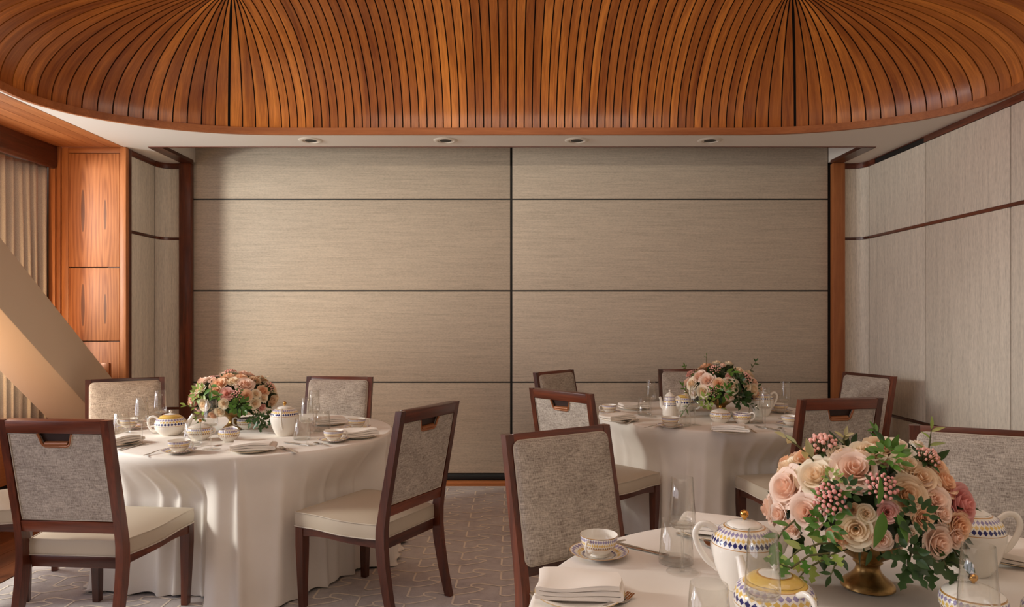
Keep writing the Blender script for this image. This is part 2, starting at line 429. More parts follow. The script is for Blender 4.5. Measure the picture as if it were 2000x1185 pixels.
# white ceiling with the stadium opening of the timber vault
DA, DB, DBN, DCX, DCY = 1.288, .885, 1.62, 1.64, 4.115
def rim_loop(ext=0.0):
    pts = []
    for k in range(29): pts.append((-DCX+2*DCX*k/28, DCY+DB+ext))
    for k in range(1, 40):
        a = PI/2-PI*k/40; pts.append((DCX+(DA+ext)*math.cos(a), DCY+(DB+ext if a > 0 else DBN+ext)*math.sin(a)))
    for k in range(29): pts.append((DCX-2*DCX*k/28, DCY-DBN-ext))
    for k in range(1, 40):
        a = -PI/2-PI*k/40; pts.append((-DCX+(DA+ext)*math.cos(a), DCY+(DB+ext if math.sin(a) > 0 else DBN+ext)*math.sin(a)))
    return pts
def ceiling_mesh():
    inner = rim_loop(.012); X0, X1, Y0, Y1 = -WX, WX, DCY-DBN-.05, 5.36
    outer = []
    for x, y in inner:
        dx, dy = x, y-DCY; t = 1e9
        if dx > 1e-6: t = min(t, X1/dx)
        if dx < -1e-6: t = min(t, X0/dx)
        if dy > 1e-6: t = min(t, (Y1-DCY)/dy)
        if dy < -1e-6: t = min(t, (Y0-DCY)/dy)
        outer.append((dx*t, DCY+dy*t))
    for cxx, cyy in ((X0, Y0), (X0, Y1), (X1, Y0), (X1, Y1)):      # snap the nearest ray to each corner
        k = min(range(len(outer)), key=lambda i: (outer[i][0]-cxx)**2+(outer[i][1]-cyy)**2); outer[k] = (cxx, cyy)
    n = len(inner); mb = MB()
    vs = [(x, y, CZ) for x, y in inner]+[(x, y, CZ) for x, y in outer]+[(x, y, CZ+.05) for x, y in outer]+[(x, y, CZ+.05) for x, y in inner]
    fs = []
    for a, b in ((0, 1), (1, 2), (2, 3), (3, 0)):
        for k in range(n): k2 = (k+1) % n; fs.append((a*n+k, a*n+k2, b*n+k2, b*n+k))
    mb.add(vs, fs)
    mb.box(-WX, WX, -3.2, DCY-DBN-.05, CZ, CZ+.05)
    mb.box(2.775, WX+.2, 5.36, 5.945, CZ, CZ+.05); mb.box(-WX-.0, -2.775, 5.36, 5.945, CZ, CZ+.05)
    return mb
ceiling = ceiling_mesh().build('ceiling', M['ceil'], None, 30, 'structure')
# pocket above the partition: white side and front faces, dark lid
slab('pocket_side', 2.68, 2.76, 5.37, 5.96, CZ+.01, 3.02, M['ceil'], ceiling)
slab('pocket_side', -2.76, -2.68, 5.37, 5.96, CZ+.01, 3.02, M['ceil'], ceiling)
slab('pocket_front', -2.76, 2.76, 5.30, 5.355, CZ+.05, 3.02, M['ceil'], ceiling)
slab('pocket_lid', -2.80, 2.80, 5.30, 6.0, 3.02, 3.06, M['dark'], ceiling)

# timber vault: one board after the other, straight ones between two fans
VZ, VH = 2.757, .585
def straight_board(x0, x1, g):
    mb = MB(); N = 26; inn = []; out = []
    for k in range(N+1):
        a = PI*k/N; D = DB if k*2 <= N else DBN
        y = DCY+D*math.cos(a); z = VZ+VH*math.sin(a); ny, nz = math.cos(a)/D, math.sin(a)/VH
        l = math.hypot(ny, nz); ny, nz = ny/l*.005, nz/l*.005
        inn.append((y, z)); out.append((y+ny, z+nz))
    vs = []
    for (y, z), (y2, z2) in zip(inn, out): vs += [(x0+g, y, z), (x1-g, y, z), (x0+g, y2, z2), (x1-g, y2, z2)]
    fs = []; us = []; L = 0
    for k in range(N):
        b = 4*k; d = math.hypot(inn[k+1][0]-inn[k][0], inn[k+1][1]-inn[k][1])
        fs += [(b, b+1, b+5, b+4), (b, b+4, b+6, b+2), (b+1, b+3, b+7, b+5)]
        w = x1-x0
        us += [[(0, L), (w, L), (w, L+d), (0, L+d)], [(0, L)]*4, [(w, L)]*4]; L += d
    return mb.add(vs, fs, us)
def fan_board(sx, p0, p1, g0, g1):
    mb = MB(); N = 20; vs = []; fs = []; us = []; L = 0
    def pt(p, a, off=0.0):
        ca = math.cos(a); s = 1+off*.9
        return Vector((sx*(DCX+DA*s*math.cos(p)*ca), DCY+(DB if p > 0 else DBN)*s*math.sin(p)*ca, VZ+VH*(1+off)*math.sin(a)))
    prev = None
    for k in range(N+1):
        a = (PI/2-.035)*k/N
        A, B = pt(p0, a), pt(p1, a); w = (B-A).length
        f0 = min(.3, g0/w); f1 = min(.3, g1/w)
        q0, q1 = p0+(p1-p0)*f0, p1-(p1-p0)*f1
        P = [pt(q0, a), pt(q1, a), pt(q0, a, .006), pt(q1, a, .006)]
        vs += P
        if k:
            b = 4*(k-1); d = (P[0]-prev).length
            fs += [(b, b+1, b+5, b+4), (b, b+4, b+6, b+2), (b+1, b+3, b+7, b+5)]
            us += [[(0, L), (w, L), (w, L+d), (0, L+d)], [(0, L)]*4, [(w, L)]*4]; L += d
        prev = P[0]
    return mb.add(vs, fs, us)
vault = MB()
vault.grid(lambda u, v: (-DCX+2*DCX*u, DCY+((DB if v < .5 else DBN)+.02)*math.cos(PI*v), VZ+(VH+.02)*math.sin(PI*v)), 4, 24)
for sx in (-1, 1):
    vault.grid(lambda u, v, sx=sx: (sx*(DCX+(DA+.02)*math.cos(PI*(u-.5))*math.cos(PI/2*v)), DCY+((DB if u > .5 else DBN)+.02)*math.sin(PI*(u-.5))*math.cos(PI/2*v), VZ+(VH+.02)*math.sin(PI/2*v)), 40, 14)
vault_o = vault.build('vault_backing', M['dark'], ceiling)
NS = 57
for k in range(NS):
    straight_board(-DCX+2*DCX*k/NS, -DCX+2*DCX*(k+1)/NS, .0042).build('plank', M['plank'], ceiling)
# equal arc lengths round each quarter of the two ends
def quarter(D, n):
    s = [0.0]
    for k in range(200):
        a = PI/2*(k+.5)/200; s.append(s[-1]+math.hypot(DA*math.sin(a), D*math.cos(a))*PI/400)
    out = []; j = 0
    for q in range(n+1):
        t = s[-1]*q/n
        while j < 199 and s[j+1] < t: j += 1
        out.append(PI/2*(j+(t-s[j])/(s[j+1]-s[j]))/200)
    return out
ang = [-x for x in quarter(DBN, 22)[::-1]]+quarter(DB, 19)[1:]
NF = len(ang)-1
for sx in (-1, 1):
    for k in range(NF):
        wide = lambda q: .0085 if q == NF-4 else .0042
        fan_board(sx, ang[k], ang[k+1], wide(k), wide(k+1)).build('plank', M['plank'], ceiling)
# wooden rim of the opening
lo = rim_loop(-.012); li = rim_loop(.014)
secs = [[(a[0], a[1], CZ-.003), (b[0], b[1], CZ-.003), (b[0], b[1], VZ+.004), (a[0], a[1], VZ-.002)] for a, b in zip(lo, li)]
MB().sweep(secs, True).build('vault_rim', M['mahog_x'], ceiling).data.materials[0] = M['teak_x']

# wooden edge of the pocket and the two posts of the partition
trim_1 = slab('trim_1', -2.775, 2.775, 5.352, 5.366, CZ-.004, CZ+.02, M['mahog_x'])
for nm, sx in (('trim_2', -1), ('trim_3', 1)):
    x0, x1 = sorted((sx*2.675, sx*2.778))
    slab(nm, x0, x1, 5.366, 5.90, CZ-.006, CZ+.02, M['mahog_y'])
for nm, sx in (('trim_4', -1), ('trim_5', 1)):
    x0, x1 = sorted((sx*2.692, sx*2.792))
    slab(nm, x0, x1, 5.885, 5.944, 0, CZ-.006, M['mahog_z' if sx < 0 else 'teak_z'], bev=.004)

# side walls: cloth panels between brown joints, two wooden rails and a wooden cornice
def side_wall(name, sx, ycols, y_end):
    bx0, bx1 = sorted((sx*(WX+.018), sx*(WX+.12)))
    w = slab(name, bx0, bx1, y_end, 5.96, 0, CZ+.02, M['brownjoint'])
    rows = [(.09, .632, 'panel'), (.654, 2.063, 'panel'), (2.087, 2.664, 'panel')]
    def bar(nm, z0, z1, y0, y1, dep, mat, bev=.003):
        a, b = sorted((sx*(WX-dep), sx*(WX+.02))); return slab(nm, a, b, y0, y1, z0, z1, mat, w, bev=bev)
    for i in range(len(ycols)-1):
        for z0, z1, nm in rows:
            bar(nm, z0, z1, ycols[i+1]+.005, ycols[i]-.005, 0, M['cloth_v'])
    y0, y1 = ycols[-1], ycols[0]
    bar('rail', .633, .653, y0, y1, .004, M['mahog_y']); bar('rail', 2.064, 2.086, y0, y1, .004, M['mahog_y'])
    bar('skirting', 0, .088, y0, y1, .008, M['mahog_y'])
    # rounded corner piece up to the post
    path = [(sx*2.798, 5.938), (sx*2.83, 5.938), (sx*2.865, 5.938)]
    for k in range(1, 9):
        a = PI/2*k/8; path.append((sx*(2.865+.1*math.sin(a)), 5.838+.1*math.cos(a)))
    def corner(nm, z0, z1, off, mat):
        secs = []
        for i, (x, y) in enumerate(path):
            p0 = Vector(path[max(0, i-1)]); p1 = Vector(path[min(len(path)-1, i+1)]); d = (p1-p0).normalized(); nn = Vector((d.y, -d.x))*sx
            if nn.y > 0: nn = -nn
            a = Vector((x, y))+nn*off; b = Vector((x, y))-nn*.02
            secs.append([(a.x, a.y, z0), (b.x, b.y, z0), (b.x, b.y, z1), (a.x, a.y, z1)])
        MB().sweep(secs).build(nm, mat, w, 35)
    for z0, z1, nm in rows: corner(nm, z0, z1, 0, M['cloth_v'])
    corner('rail', .633, .653, .004, M['mahog_x']); corner('rail', 2.064, 2.086, .004, M['mahog_x']); corner('skirting', 0, .088, .006, M['mahog_x'])
    corner('cornice', 2.666, CZ, .006, M['mahog_x'])
    slab('joint', *sorted((sx*2.79, sx*2.80)), 5.93, 5.95, 0, CZ, M['dark'], w)
    return w, bar
cols = [5.835, 5.04, 4.18, 3.32, 2.46, 1.6, .74, -.12, -.98, -1.84, -2.7, -3.2]
wall_right, bar = side_wall('wall_right', 1, cols, -3.25)
bar('cornice', 2.666, CZ, -3.2, 5.05, .006, M['mahog_y'])
bar('cornice', 2.702, CZ, 5.05, 5.74, .004, M['mahog_y'], 0)
bar('cornice', 2.666, CZ, 5.74, 5.838, .006, M['mahog_y'])
vent = slab('air_vent', WX-.001, WX+.016, 5.055, 5.735, 2.668, 2.701, M['black'], kind=None)
tag(vent, 'long black slot air vent high on the right cloth wall', 'vent')
wall_left, bar = side_wall('wall_left', -1, [5.835, 5.365], 5.37)
bar('cornice', 2.666, CZ, 5.365, 5.838, .006, M['mahog_y'])

# window side: outer wall with three windows, sill ledge, valance, wooden soffit
wo = MB()
wo.box(-3.92, -3.82, -3.25, 6.0, 0, .60); wo.box(-3.92, -3.82, -3.25, 6.0, 2.60, 2.8)
wo.box(-3.92, -3.82, 4.92, 6.0, .60, 2.60); wo.box(-3.92, -3.82, -3.25, -1.95, .60, 2.60)
for y in (.05, 2.05): wo.box(-3.92, -3.82, y, y+.12, .60, 2.60)
wo.build('wall_window_side', M['wallpaint'], None, 40, 'structure')
for k, (y0, y1) in enumerate(((2.17, 4.92), (.17, 2.05), (-1.95, .05))):
    w = MB()
    w.box(-3.90, -3.84, y0, y1, .60, .65); w.box(-3.90, -3.84, y0, y1, 2.55, 2.60); w.box(-3.90, -3.84, y0, y0+.05, .65, 2.55); w.box(-3.90, -3.84, y1-.05, y1, .65, 2.55)
    wf = w.build('window_%d' % (k+1), M['mahog_z'], None, 40, 'structure')
    MB().box(-3.875, -3.869, y0+.05, y1-.05, .65, 2.55).build('pane', M['glass'], wf)
slab('wall_front', -3.92, 3.1, -3.3, -3.2, 0, 2.8, M['wallpaint'])
ledge = slab('trim_6', -3.82, -3.42, -3.2, 5.36, .27, .575, M['teak_y'], bev=.012)
slab('ledge_plinth', -3.82, -3.50, -3.2, 5.36, 0, .27, M['dark'], ledge)
sof = slab('trim_7', -3.82, -WX-.001, -3.2, 5.36, CZ+.006, CZ+.05, M['dark'])
for k, (x0, x1) in enumerate(((-3.07, -2.967), (-3.175, -3.073), (-3.28, -3.178), (-3.385, -3.283), (-3.48, -3.388), (-3.82, -3.483))):
    slab('soffit_board', x0, x1, -3.2, 5.358, CZ-.002, CZ+.01, M['teak_y'], sof)
# rounded valance that hides the curtain track
vp = [(-3.46, 2.708), (-3.46, 2.575)]
for k in range(9):
    a = PI*k/8; vp.append((-3.485+.025*math.cos(a), 2.562-.025*math.sin(a)))
vp += [(-3.51, 2.575), (-3.51, 2.708)]
MB().sweep([[(x, y, z) for x, z in vp] for y in (-3.2, 5.359)]).build('trim_8', M['mahog_y'], None, 40, 'structure')

# panelled cupboard front next to the curtain
cab = empty('panelled_cupboard', (-3.22, 5.36, 0), 0, 'tall honey-brown wooden cupboard front with figured veneer doors beside the curtain', 'cupboard')
def cabpart(nm, x0, x1, y0, y1, z0, z1, mat, bev=.002): return MB().box(x0+3.22, x1+3.22, y0-5.36, y1-5.36, z0, z1, None, bev).build(nm, mat, cab)
cabpart('carcass', -3.52, -2.966, 5.385, 5.95, 0, CZ-.004, M['dark'], 0)
cabpart('stile', -2.99, -2.945, 5.357, 5.40, 0, CZ-.002, M['teak_z']); cabpart('stile', -3.435, -3.383, 5.357, 5.40, 0, CZ-.002, M['teak_z'])
cabpart('stile', -3.468, -3.438, 5.345, 5.40, 0, CZ-.002, M['teak_z']); cabpart('stile', -3.52, -3.472, 5.335, 5.40, 0, CZ-.002, M['teak_z'])
cabpart('top_rail', -3.383, -2.99, 5.358, 5.40, 2.664, CZ-.002, M['teak_x'])
for z0, z1 in ((1.795, 2.659), (1.231, 1.787), (.667, 1.224), (.1, .66)):
    zc = (z0+z1)/2
    d = MB().box(-.1925, .1925, -.012, .012, z0-zc, z1-zc, None, .002).build('door_panel', M['veneer'], cab); d.location = (.0335, .008, zc)
cabpart('end_face', -2.966, -2.950, 5.40, 5.45, 0, CZ-.002, M['mahog_z'])
sock = MB().box(-.035, .035, -.012, .0, -.055, .055, None, .004); so = sock.build('socket_plate', M['bronze'], None)
so.location = (-3.10, 5.354, 1.01); tag(so, 'small brown plate on the cupboard beside the slanting beam', 'plate')

# slanting structural beam
def beam():
    # underside passes (y 4.116, z 1.46); runs down at 38.7 degrees parallel to the side wall
    mb = MB(); P = []
    def ln(y): return 1.46-.80*(y-4.116)
    nn = Vector((0, .80, 1)).normalized()
    ya, yb = 2.42, 5.32
    a0 = Vector((0, ya, ln(ya))); a1 = Vector((0, yb, ln(yb)))
    secs = []
    for p in (a0, a1):
        t = p+nn*.328
        q = []
        for dx, m in ((-3.0, p), (-3.0, t), (-3.372, t), (-3.372, p)): q.append((dx, m.y, m.z))
        secs.append(q)
    bm = bmesh.new(); vs = [[bm.verts.new(c) for c in s_] for s_ in secs]
    for k in range(4): bm.faces.new((vs[0][k], vs[0][(k+1) % 4], vs[1][(k+1) % 4], vs[1][k]))
    bm.faces.new(vs[0][::-1]); bm.faces.new(vs[1])
    bmesh.ops.bevel(bm, geom=bm.edges[:], offset=.008, segments=2, profile=.5, affect='EDGES')
    bm.verts.index_update(); mb.add([v.co.copy() for v in bm.verts], [[v.index for v in f.verts] for f in bm.faces]); bm.free()
    return mb.build('slanting_beam', M['beam'])
tag(beam(), 'thick beige painted beam slanting down in front of curtain and cupboard', 'beam')

# curtain
def curtain():
    rng = random.Random(5); ph = [rng.uniform(0, 6.28) for _ in range(6)]
    def fold(y, z):
        f = math.sin(y*2*PI/.070+ph[0]+.9*math.sin(y*9+ph[1])+.5*math.sin(z*2+y*20))*.028 + math.sin(y*2*PI/.027+ph[2]+1.5*math.sin(y*7))*.004
        return f*(.55+.45*smooth(2.6, 1.4, z))
    mb = MB()
    mb.grid(lambda u, v: (-3.615+.095*u+fold(4.88+.445*u, .6+1.96*v), 4.88+.445*u+.008*math.sin(u*40+v*2), .60+1.955*v), 260, 14)
    o = mb.build('curtain', M['curtain'], None, 60); tag(o, 'long grey-beige pleated curtain behind the slanting beam', 'curtain')
    so = o.modifiers.new('thickness', 'SOLIDIFY'); so.thickness = .003
curtain()

# recessed ceiling lights
for k, (x, lab) in enumerate(((-1.48, 'leftmost of four'), (-.488, 'second from left of four'), (.477, 'third from left of four'), (1.456, 'rightmost of four'))):
    d = empty('downlight', (x, 5.165, CZ), 0, lab+' round white recessed downlights in the ceiling strip', 'ceiling light', 'downlights in the ceiling strip')
    MB().lathe([(.058, .0), (.058, -.006), (.066, -.008), (.084, -.004), (.09, 0)], 40).build('ring', M['whitering'], d, 50)
    MB().lathe([(.058, .0), (.052, .004), (.05, -.003), (.045, -.004), (.042, -.001)], 40).build('inner_ring', M['whitering'], d, 50)
    MB().lathe([(0, -.003), (.046, -.003), (.046, -.001), (0, -.001)], 40).build('lens', M['black'], d, 50)
# ------------------------------------------------------------------ chairs
def make_chair():
    t = empty('dining_chair')
    W = .48; PX = W/2-.018
    # rear posts: sabre leg below, raked back above
    path = [(-.305, 0, .017), (-.272, .13, .020), (-.246, .27, .0235), (-.236, .36, .025), (-.238, .44, .024), (-.254, .54, .021), (-.334, .94, .0165), (-.341, .975, .0165)]
    for sx in (-1, 1):
        secs = []
        for y, z, hy in path:
            hx = .0165 if z > .3 else .0145+.002*z/.3
            secs.append([(sx*PX-hx, y-hy, z), (sx*PX+hx, y-hy, z), (sx*PX+hx, y+hy, z), (sx*PX-hx, y+hy, z)])
        MB().sweep(secs).build('rear_leg', M['mahog_z'], t, 30)
    rk = math.atan2(.087, .435)
    R = Matrix.Translation((0, -.254, .54)) @ Matrix.Rotation(rk, 4, 'X')     # local z runs up the raked back, +y to the front
    ix = PX-.0165
    MB().box(-ix, ix, -.017, .015, .39, .4435, R, .002).build('top_rail', M['mahog_x'], t)
    MB().box(-ix, ix, -.019, .013, -.045, .004, R, .002).build('lower_rail', M['mahog_x'], t)
    # rear cloth panel with the notch of the hand-hold
    z0, z1, hw = .006, .388, ix-.003
    out = [(-hw, z0), (hw, z0), (hw, z1)]
    notch = [(.074, z1), (.070, z1-.012), (.062, z1-.040), (.056, z1-.050), (.046, z1-.055), (-.046, z1-.055), (-.056, z1-.050), (-.062, z1-.040), (-.070, z1-.012), (-.074, z1)]
    poly = out+notch+[(-hw, z1)]
    bm = bmesh.new(); vs = [bm.verts.new((x, -.012, z)) for x, z in poly]; f = bm.faces.new(vs)
    r = bmesh.ops.extrude_face_region(bm, geom=[f]); bmesh.ops.translate(bm, vec=(0, .012, 0), verts=[v for v in r['geom'] if isinstance(v, bmesh.types.BMVert)])
    bmesh.ops.triangulate(bm, faces=[g for g in bm.faces if len(g.verts) > 4]); bm.verts.index_update()
    bp = MB().add([v.co.copy() for v in bm.verts], [[v.index for v in g.verts] for g in bm.faces], None, R).build('back_panel', M['linen'], t, 30); bm.free()
    pp = [(-hw+.003, z0+.003), (hw-.003, z0+.003), (hw-.003, z1-.002)]+[(x*1.05, z-.003) for x, z in notch]+[(-hw+.003, z1-.002)]
    MB().tube([(x, -.0135, z) for x, z in pp], .0024, 6, True, None, R).build('piping', M['piping'], bp, 60)
    h = MB(); h.tube([(x, -.012, z) for x, z in notch], .0055, 8, False, None, R)
    hnd = h.build('hand_hold', M['bronze'], t, 60)
    MB().box(-.072, .072, .0, .004, z1-.054, z1+.001, R).build('recess', M['recess'], hnd)
    MB().tube([(-.05, -.004, z1-.047), (.05, -.004, z1-.045)], .0115, 10, False, None, R).build('grip', M['bronze'], hnd)
    # upholstered front pad
    pw, pz0, pz1 = W-.052, -.012, .418
    prof = rbox_profile(pw, pz1-pz0, .028, 5); pc = (pz0+pz1)/2; n = len(prof)
    mb = MB(); secs = []
    for k, (s, y) in enumerate(((1.0, .002), (1.0, .020), (.985, .028), (.93, .034), (.75, .040), (.4, .043), (.05, .044))):
        q = []
        for x, z in prof:
            e = 1-s; q.append((x*s if s < .9 else math.copysign(max(0, abs(x)-pw/2*e), x), y, pc+(z*s if s < .9 else math.copysign(max(0, abs(z)-(pz1-pz0)/2*e), z))))
        secs.append(q)
    pad = mb.sweep(secs, False, R).build('back_cushion', M['linen'], t, 50)
    MB().tube([(x*.996, .021, pc+z*.996) for x, z in prof], .0032, 6, True, None, R).build('piping', M['piping'], pad, 60)
    # seat cushion with a gentle S along its sides, wider at the front
    def edge_z(v): return .448+.014*smooth(.15, .75, v)-.004*smooth(.8, 1, v)
    def halfw(v): return .212+.046*smooth(.0, .55, v)
    Y0, Y1 = -.222, .262
    def top(u, v):
        a = 2*u-1; hw_ = halfw(v); dome = (1-abs(a)**3.2)*(1-abs(2*v-1)**3.2)
        return (a*hw_*(1-.03*(2*v-1)**8), Y0+(Y1-Y0)*v, edge_z(v)+.024*dome)
    cu = MB(); NU, NV = 14, 14
    cu.grid(top, NU, NV)
    ring = [top(i/NU, 0) for i in range(NU)]+[top(1, j/NV) for j in range(NV)]+[top(1-i/NU, 1) for i in range(NU)]+[top(0, 1-j/NV) for j in range(NV)]
    def low(p, d, o=0.0):
        v = (p[1]-Y0)/(Y1-Y0); return (p[0]*(1+o), p[1]*(1+o) if p[1] > 0 else p[1]-(.003 if o else 0), edge_z(v)-d)
    secs = [ring, [low(p, .02, .012) for p in ring], [low(p, .045, .010) for p in ring], [low(p, .066) for p in ring]]
    nn = len(ring); vs = [p for s_ in secs for p in s_]; fs = []
    for j in range(3):
        for k in range(nn): fs.append((j*nn+k, j*nn+(k+1) % nn, (j+1)*nn+(k+1) % nn, (j+1)*nn+k))
    fs.append(tuple(3*nn+k for k in range(nn)))
    cu.add(vs, fs)
    seat = cu.build('seat_cushion', M['leather'], t, 55)
    MB().tube([(p[0]*1.004, p[1]*1.002, p[2]) for p in ring], .0032, 6, True).build('piping', M['leather'], seat, 60)
    MB().tube([low(p, .065, .012) for p in ring], .0032, 6, True).build('piping', M['piping'], seat, 60)
    # seat frame: front, rear and two arched side rails
    MB().box(-.19, .19, -.232, -.205, .335, .382, None, .002).build('seat_rail', M['mahog_x'], t)
    MB().box(-.215, .215, .222, .25, .345, .39, None, .002).build('seat_rail', M['mahog_x'], t)
    for sx in (-1, 1):
        secs = []
        for k in range(13):
            v = k/12; y = -.215+.44*v; x = sx*(halfw(v)-.018); zt = edge_z(v)-.066; zb = zt-.044+.012*math.sin(PI*v)
            secs.append([(x-.012, y, zb), (x+.012, y, zb), (x+.012, y, zt), (x-.012, y, zt)])
        MB().sweep(secs).build('seat_rail', M['mahog_y'], t, 30)
        fx = sx*.233
        secs = []
        for z, hx, hy, dx, dy in ((0, .0155, .0155, 0, .0), (.12, .018, .018, -.0, .002), (.30, .0225, .0225, 0, 0), (.388, .0225, .0225, 0, 0)):
            cx_ = fx-sx*(hx-.0225)*-1; cy_ = .236+dy
            secs.append([(cx_-hx, cy_-hy, z), (cx_+hx, cy_-hy, z), (cx_+hx, cy_+hy, z), (cx_-hx, cy_+hy, z)])
        MB().sweep(secs).build('front_leg', M['mahog_z'], t, 30)
    return t
chair0 = make_chair(); cused = []; SEATS = []
def chair(mx, my, fx, fy, view, label):
    """mx,my: middle of the top of the back; fx,fy: the way the chair faces; view: which face of the back was measured"""
    l = math.hypot(fx, fy); fx /= l; fy /= l; d = .356 if view == 'rear' else .325
    SEATS.append((mx+fx*d, my+fy*d, fx, fy))
    return place(chair0, cused, (mx+fx*d, my+fy*d, .0145), math.atan2(-fx, fy), label, 'chair', 'dining chairs')
chair(-1.86, 2.84, .085, .996, 'rear', 'dining chair at the left front corner, its linen back panel and bronze hand-hold towards us')
chair(-2.65, 4.82, .50, -.866, 'front', 'dining chair between the slanting beam and the left table, padded front facing us')
chair(-1.22, 4.96, -.10, -.995, 'front', 'dining chair behind the left table near the partition, upright padded front facing us')
chair(-.375, 3.30, -.88, .47, 'rear', 'dining chair turned sideways right of the left table, cream seat fully visible')
chair(.178, 2.597, .536, -.844, 'front', 'dining chair seen from the front beside the near table, tall padded back')
chair(.263, 3.99, .735, .678, 'rear', 'dining chair with sunlit pale back panel and hand-hold at the left of the far table')
chair(.34, 5.50, .748, -.663, 'front', 'dining chair at the back left of the far table, shaded padded back against partition')
chair(1.427, 5.70, .03, -1, 'front', 'dining chair behind the far table, half hidden by its bouquet')
chair(2.63, 5.2, -.95, -.31, 'front', 'dining chair by the right cloth wall throwing a shadow on it')
chair(1.69, 3.59, -.2, .98, 'rear', 'dining chair with dark hand-hold in front of the far table, right of centre')
chair(1.75, 2.61, -.4, -.917, 'front', 'dining chair at the right edge behind the near bouquet, bright coarse linen back')
chair(-2.985, 3.49, .95, .30, 'front', 'dining chair at the left edge, only its seat in view behind the front chair')

# ------------------------------------------------------------------ tables and cloths
TZ = .75
def table(cx, cy, seed, lab, lab2):
    t = empty('round_table', (cx, cy, .0145), 0, lab, 'table')
    MB().lathe([(0, .70), (.75, .70), (.755, .705), (.755, .727), (.75, .732), (0, .732)], 64).build('tabletop', M['mahog_x'], t)
    MB().lathe([(0, 0), (.14, 0), (.14, .012), (.11, .03), (.05, .05), (0, .05)], 32).build('base', M['mahog_x'], t)
    MB().lathe([(0, .05), (.04, .05), (.04, .70), (0, .70)], 24).build('pedestal', M['mahog_z'], t)
    rng = random.Random(seed); R = .768
    folds = []; a = 0
    while a < 2*PI-.09:
        folds.append((a, rng.uniform(.030, .066), rng.uniform(.034, .070), rng.uniform(-.05, .16), rng.uniform(-.05, .05))); a += rng.uniform(.12, .27)
    pud = [rng.uniform(0, 6.28) for _ in range(4)]
    def fold(th, t):
        s = 0
        for a_, amp, w, st, lean in folds:
            d = (th-a_-lean*t+PI) % (2*PI)-PI
            if abs(d) > .5: continue
            tt = max(0, min(1, (t-st)/(1-st)))
            ww = w*(.55+.45*tt)
            s += amp*tt**.65*math.exp(-(d/ww)**2)
        return s
    near = [q for q in SEATS if math.hypot(q[0]-cx, q[1]-cy) < 1.3]
    def dent(r, c_, s_, z):             # the cloth gives way where a seat is pushed under the table
        best = 0.0; kk = 0.0
        for ox, oy, fx, fy in near:
            px, py = cx+r*c_-ox, cy+r*s_-oy
            lx, ly = px*fy-py*fx, px*fx+py*fy
            if ly > .34 or ly < -.45: continue
            k = smooth(.44, .27, abs(lx))*smooth(.735, .50, z)
            slope = -(c_*fx+s_*fy)
            if k > 0 and slope > .2: best = max(best, k*max(0, (.335-ly))/slope); kk = max(kk, k)
        return max(.2, r-best), kk
    NT_, rows = 420, []
    for k in range(9): rows.append(('top', k/8))
    for k in range(1, 5): rows.append(('edge', k/4))
    for k in range(1, 37): rows.append(('drop', k/36))
    mb = MB(); top0 = TZ; bot = .0155
    def pt(u, kind, q):
        th = 2*PI*u; c, s_ = math.cos(th), math.sin(th)
        if kind == 'top': r, z = (R-.012)*q, top0
        elif kind == 'edge':
            a_ = PI/2*q; r, z = R-.012+.014*math.sin(a_), top0-.014*(1-math.cos(a_))
        else:
            t_ = q; r = R+.002-.030*smooth(0, .2, t_)+.040*t_; z = top0-.014-(top0-.014-bot)*min(1, t_*1.03)
            if t_ > .93:
                e = (t_-.93)/.07; r += .035*e*(.6+.4*math.sin(7*th+pud[0])+.25*math.sin(17*th+pud[1])); z = max(bot, z+.012*e*(1+math.sin(23*th+pud[2])))
        if kind == 'drop':
            r, kd = dent(r, c, s_, z); r += fold(th, q)*(1-.35*kd)
        return (r*c, r*s_, z)
    vs = []; fs = []
    for kind, q in rows:
        for i in range(NT_): vs.append(pt(i/NT_, kind, q))
    for j in range(1, len(rows)-1):
        for i in range(NT_): i2 = (i+1) % NT_; fs.append((j*NT_+i, j*NT_+i2, (j+1)*NT_+i2, (j+1)*NT_+i))
    vs.append((0, 0, top0)); c0 = len(vs)-1
    for i in range(NT_): fs.append((c0, NT_+i, NT_+(i+1) % NT_))
    vs2 = vs[NT_:]; fs = [tuple(k-NT_ for k in f) for f in fs]
    o = mb.add(vs2, fs).build('tablecloth', M['tcloth'], None, 80); o.location = (cx, cy, 0)
    tag(o, lab2, 'tablecloth', 'white floor-length tablecloths')
table(-1.47, 4.05, 3, 'round table under the white cloth on the left side of the room', 'white floor-length cloth on the left round table, deep sunlit folds')
table(1.37, 4.80, 8, 'round table under the white cloth at the back right', 'white floor-length cloth on the far round table near the partition')
table(.80, 1.50, 5, 'round table under the white cloth in the right foreground', 'white cloth on the near round table in the right foreground')
# ------------------------------------------------------------------ tableware prototypes
def handle(mb, pts, r, ry=None, seg=8):
    P = [Vector(p) for p in pts]; out = []
    for i in range(len(P)-1):
        p0, p1, p2, p3 = P[max(i-1, 0)], P[i], P[i+1], P[min(i+2, len(P)-1)]
        for k in range(4):
            t = k/4; out.append(.5*((2*p1)+(-p0+p2)*t+(2*p0-5*p1+4*p2-p3)*t*t+(-p0+3*p1-3*p2+p3)*t**3))
    out.append(P[-1]); return mb.tube(out, r, seg, False, ry)
def mk_cup():
    t = empty('teacup')
    MB().lathe([(0, .002), (.022, .002), (.024, 0), (.0255, .001), (.024, .006), (.033, .012), (.042, .022), (.0475, .034), (.0500, .046), (.0512, .058), (.0503, .0582), (.0488, .046), (.046, .034), (.0405, .023), (.031, .0135), (0, .010)], 40, inner=10).build('cup_body', M['cup'], t, 60)
    handle(MB(), [(.0485, 0, .047), (.060, 0, .053), (.070, 0, .046), (.070, 0, .032), (.060, 0, .020), (.043, 0, .018)], .0026, .0036).build('handle', M['china'], t, 60)
    return t
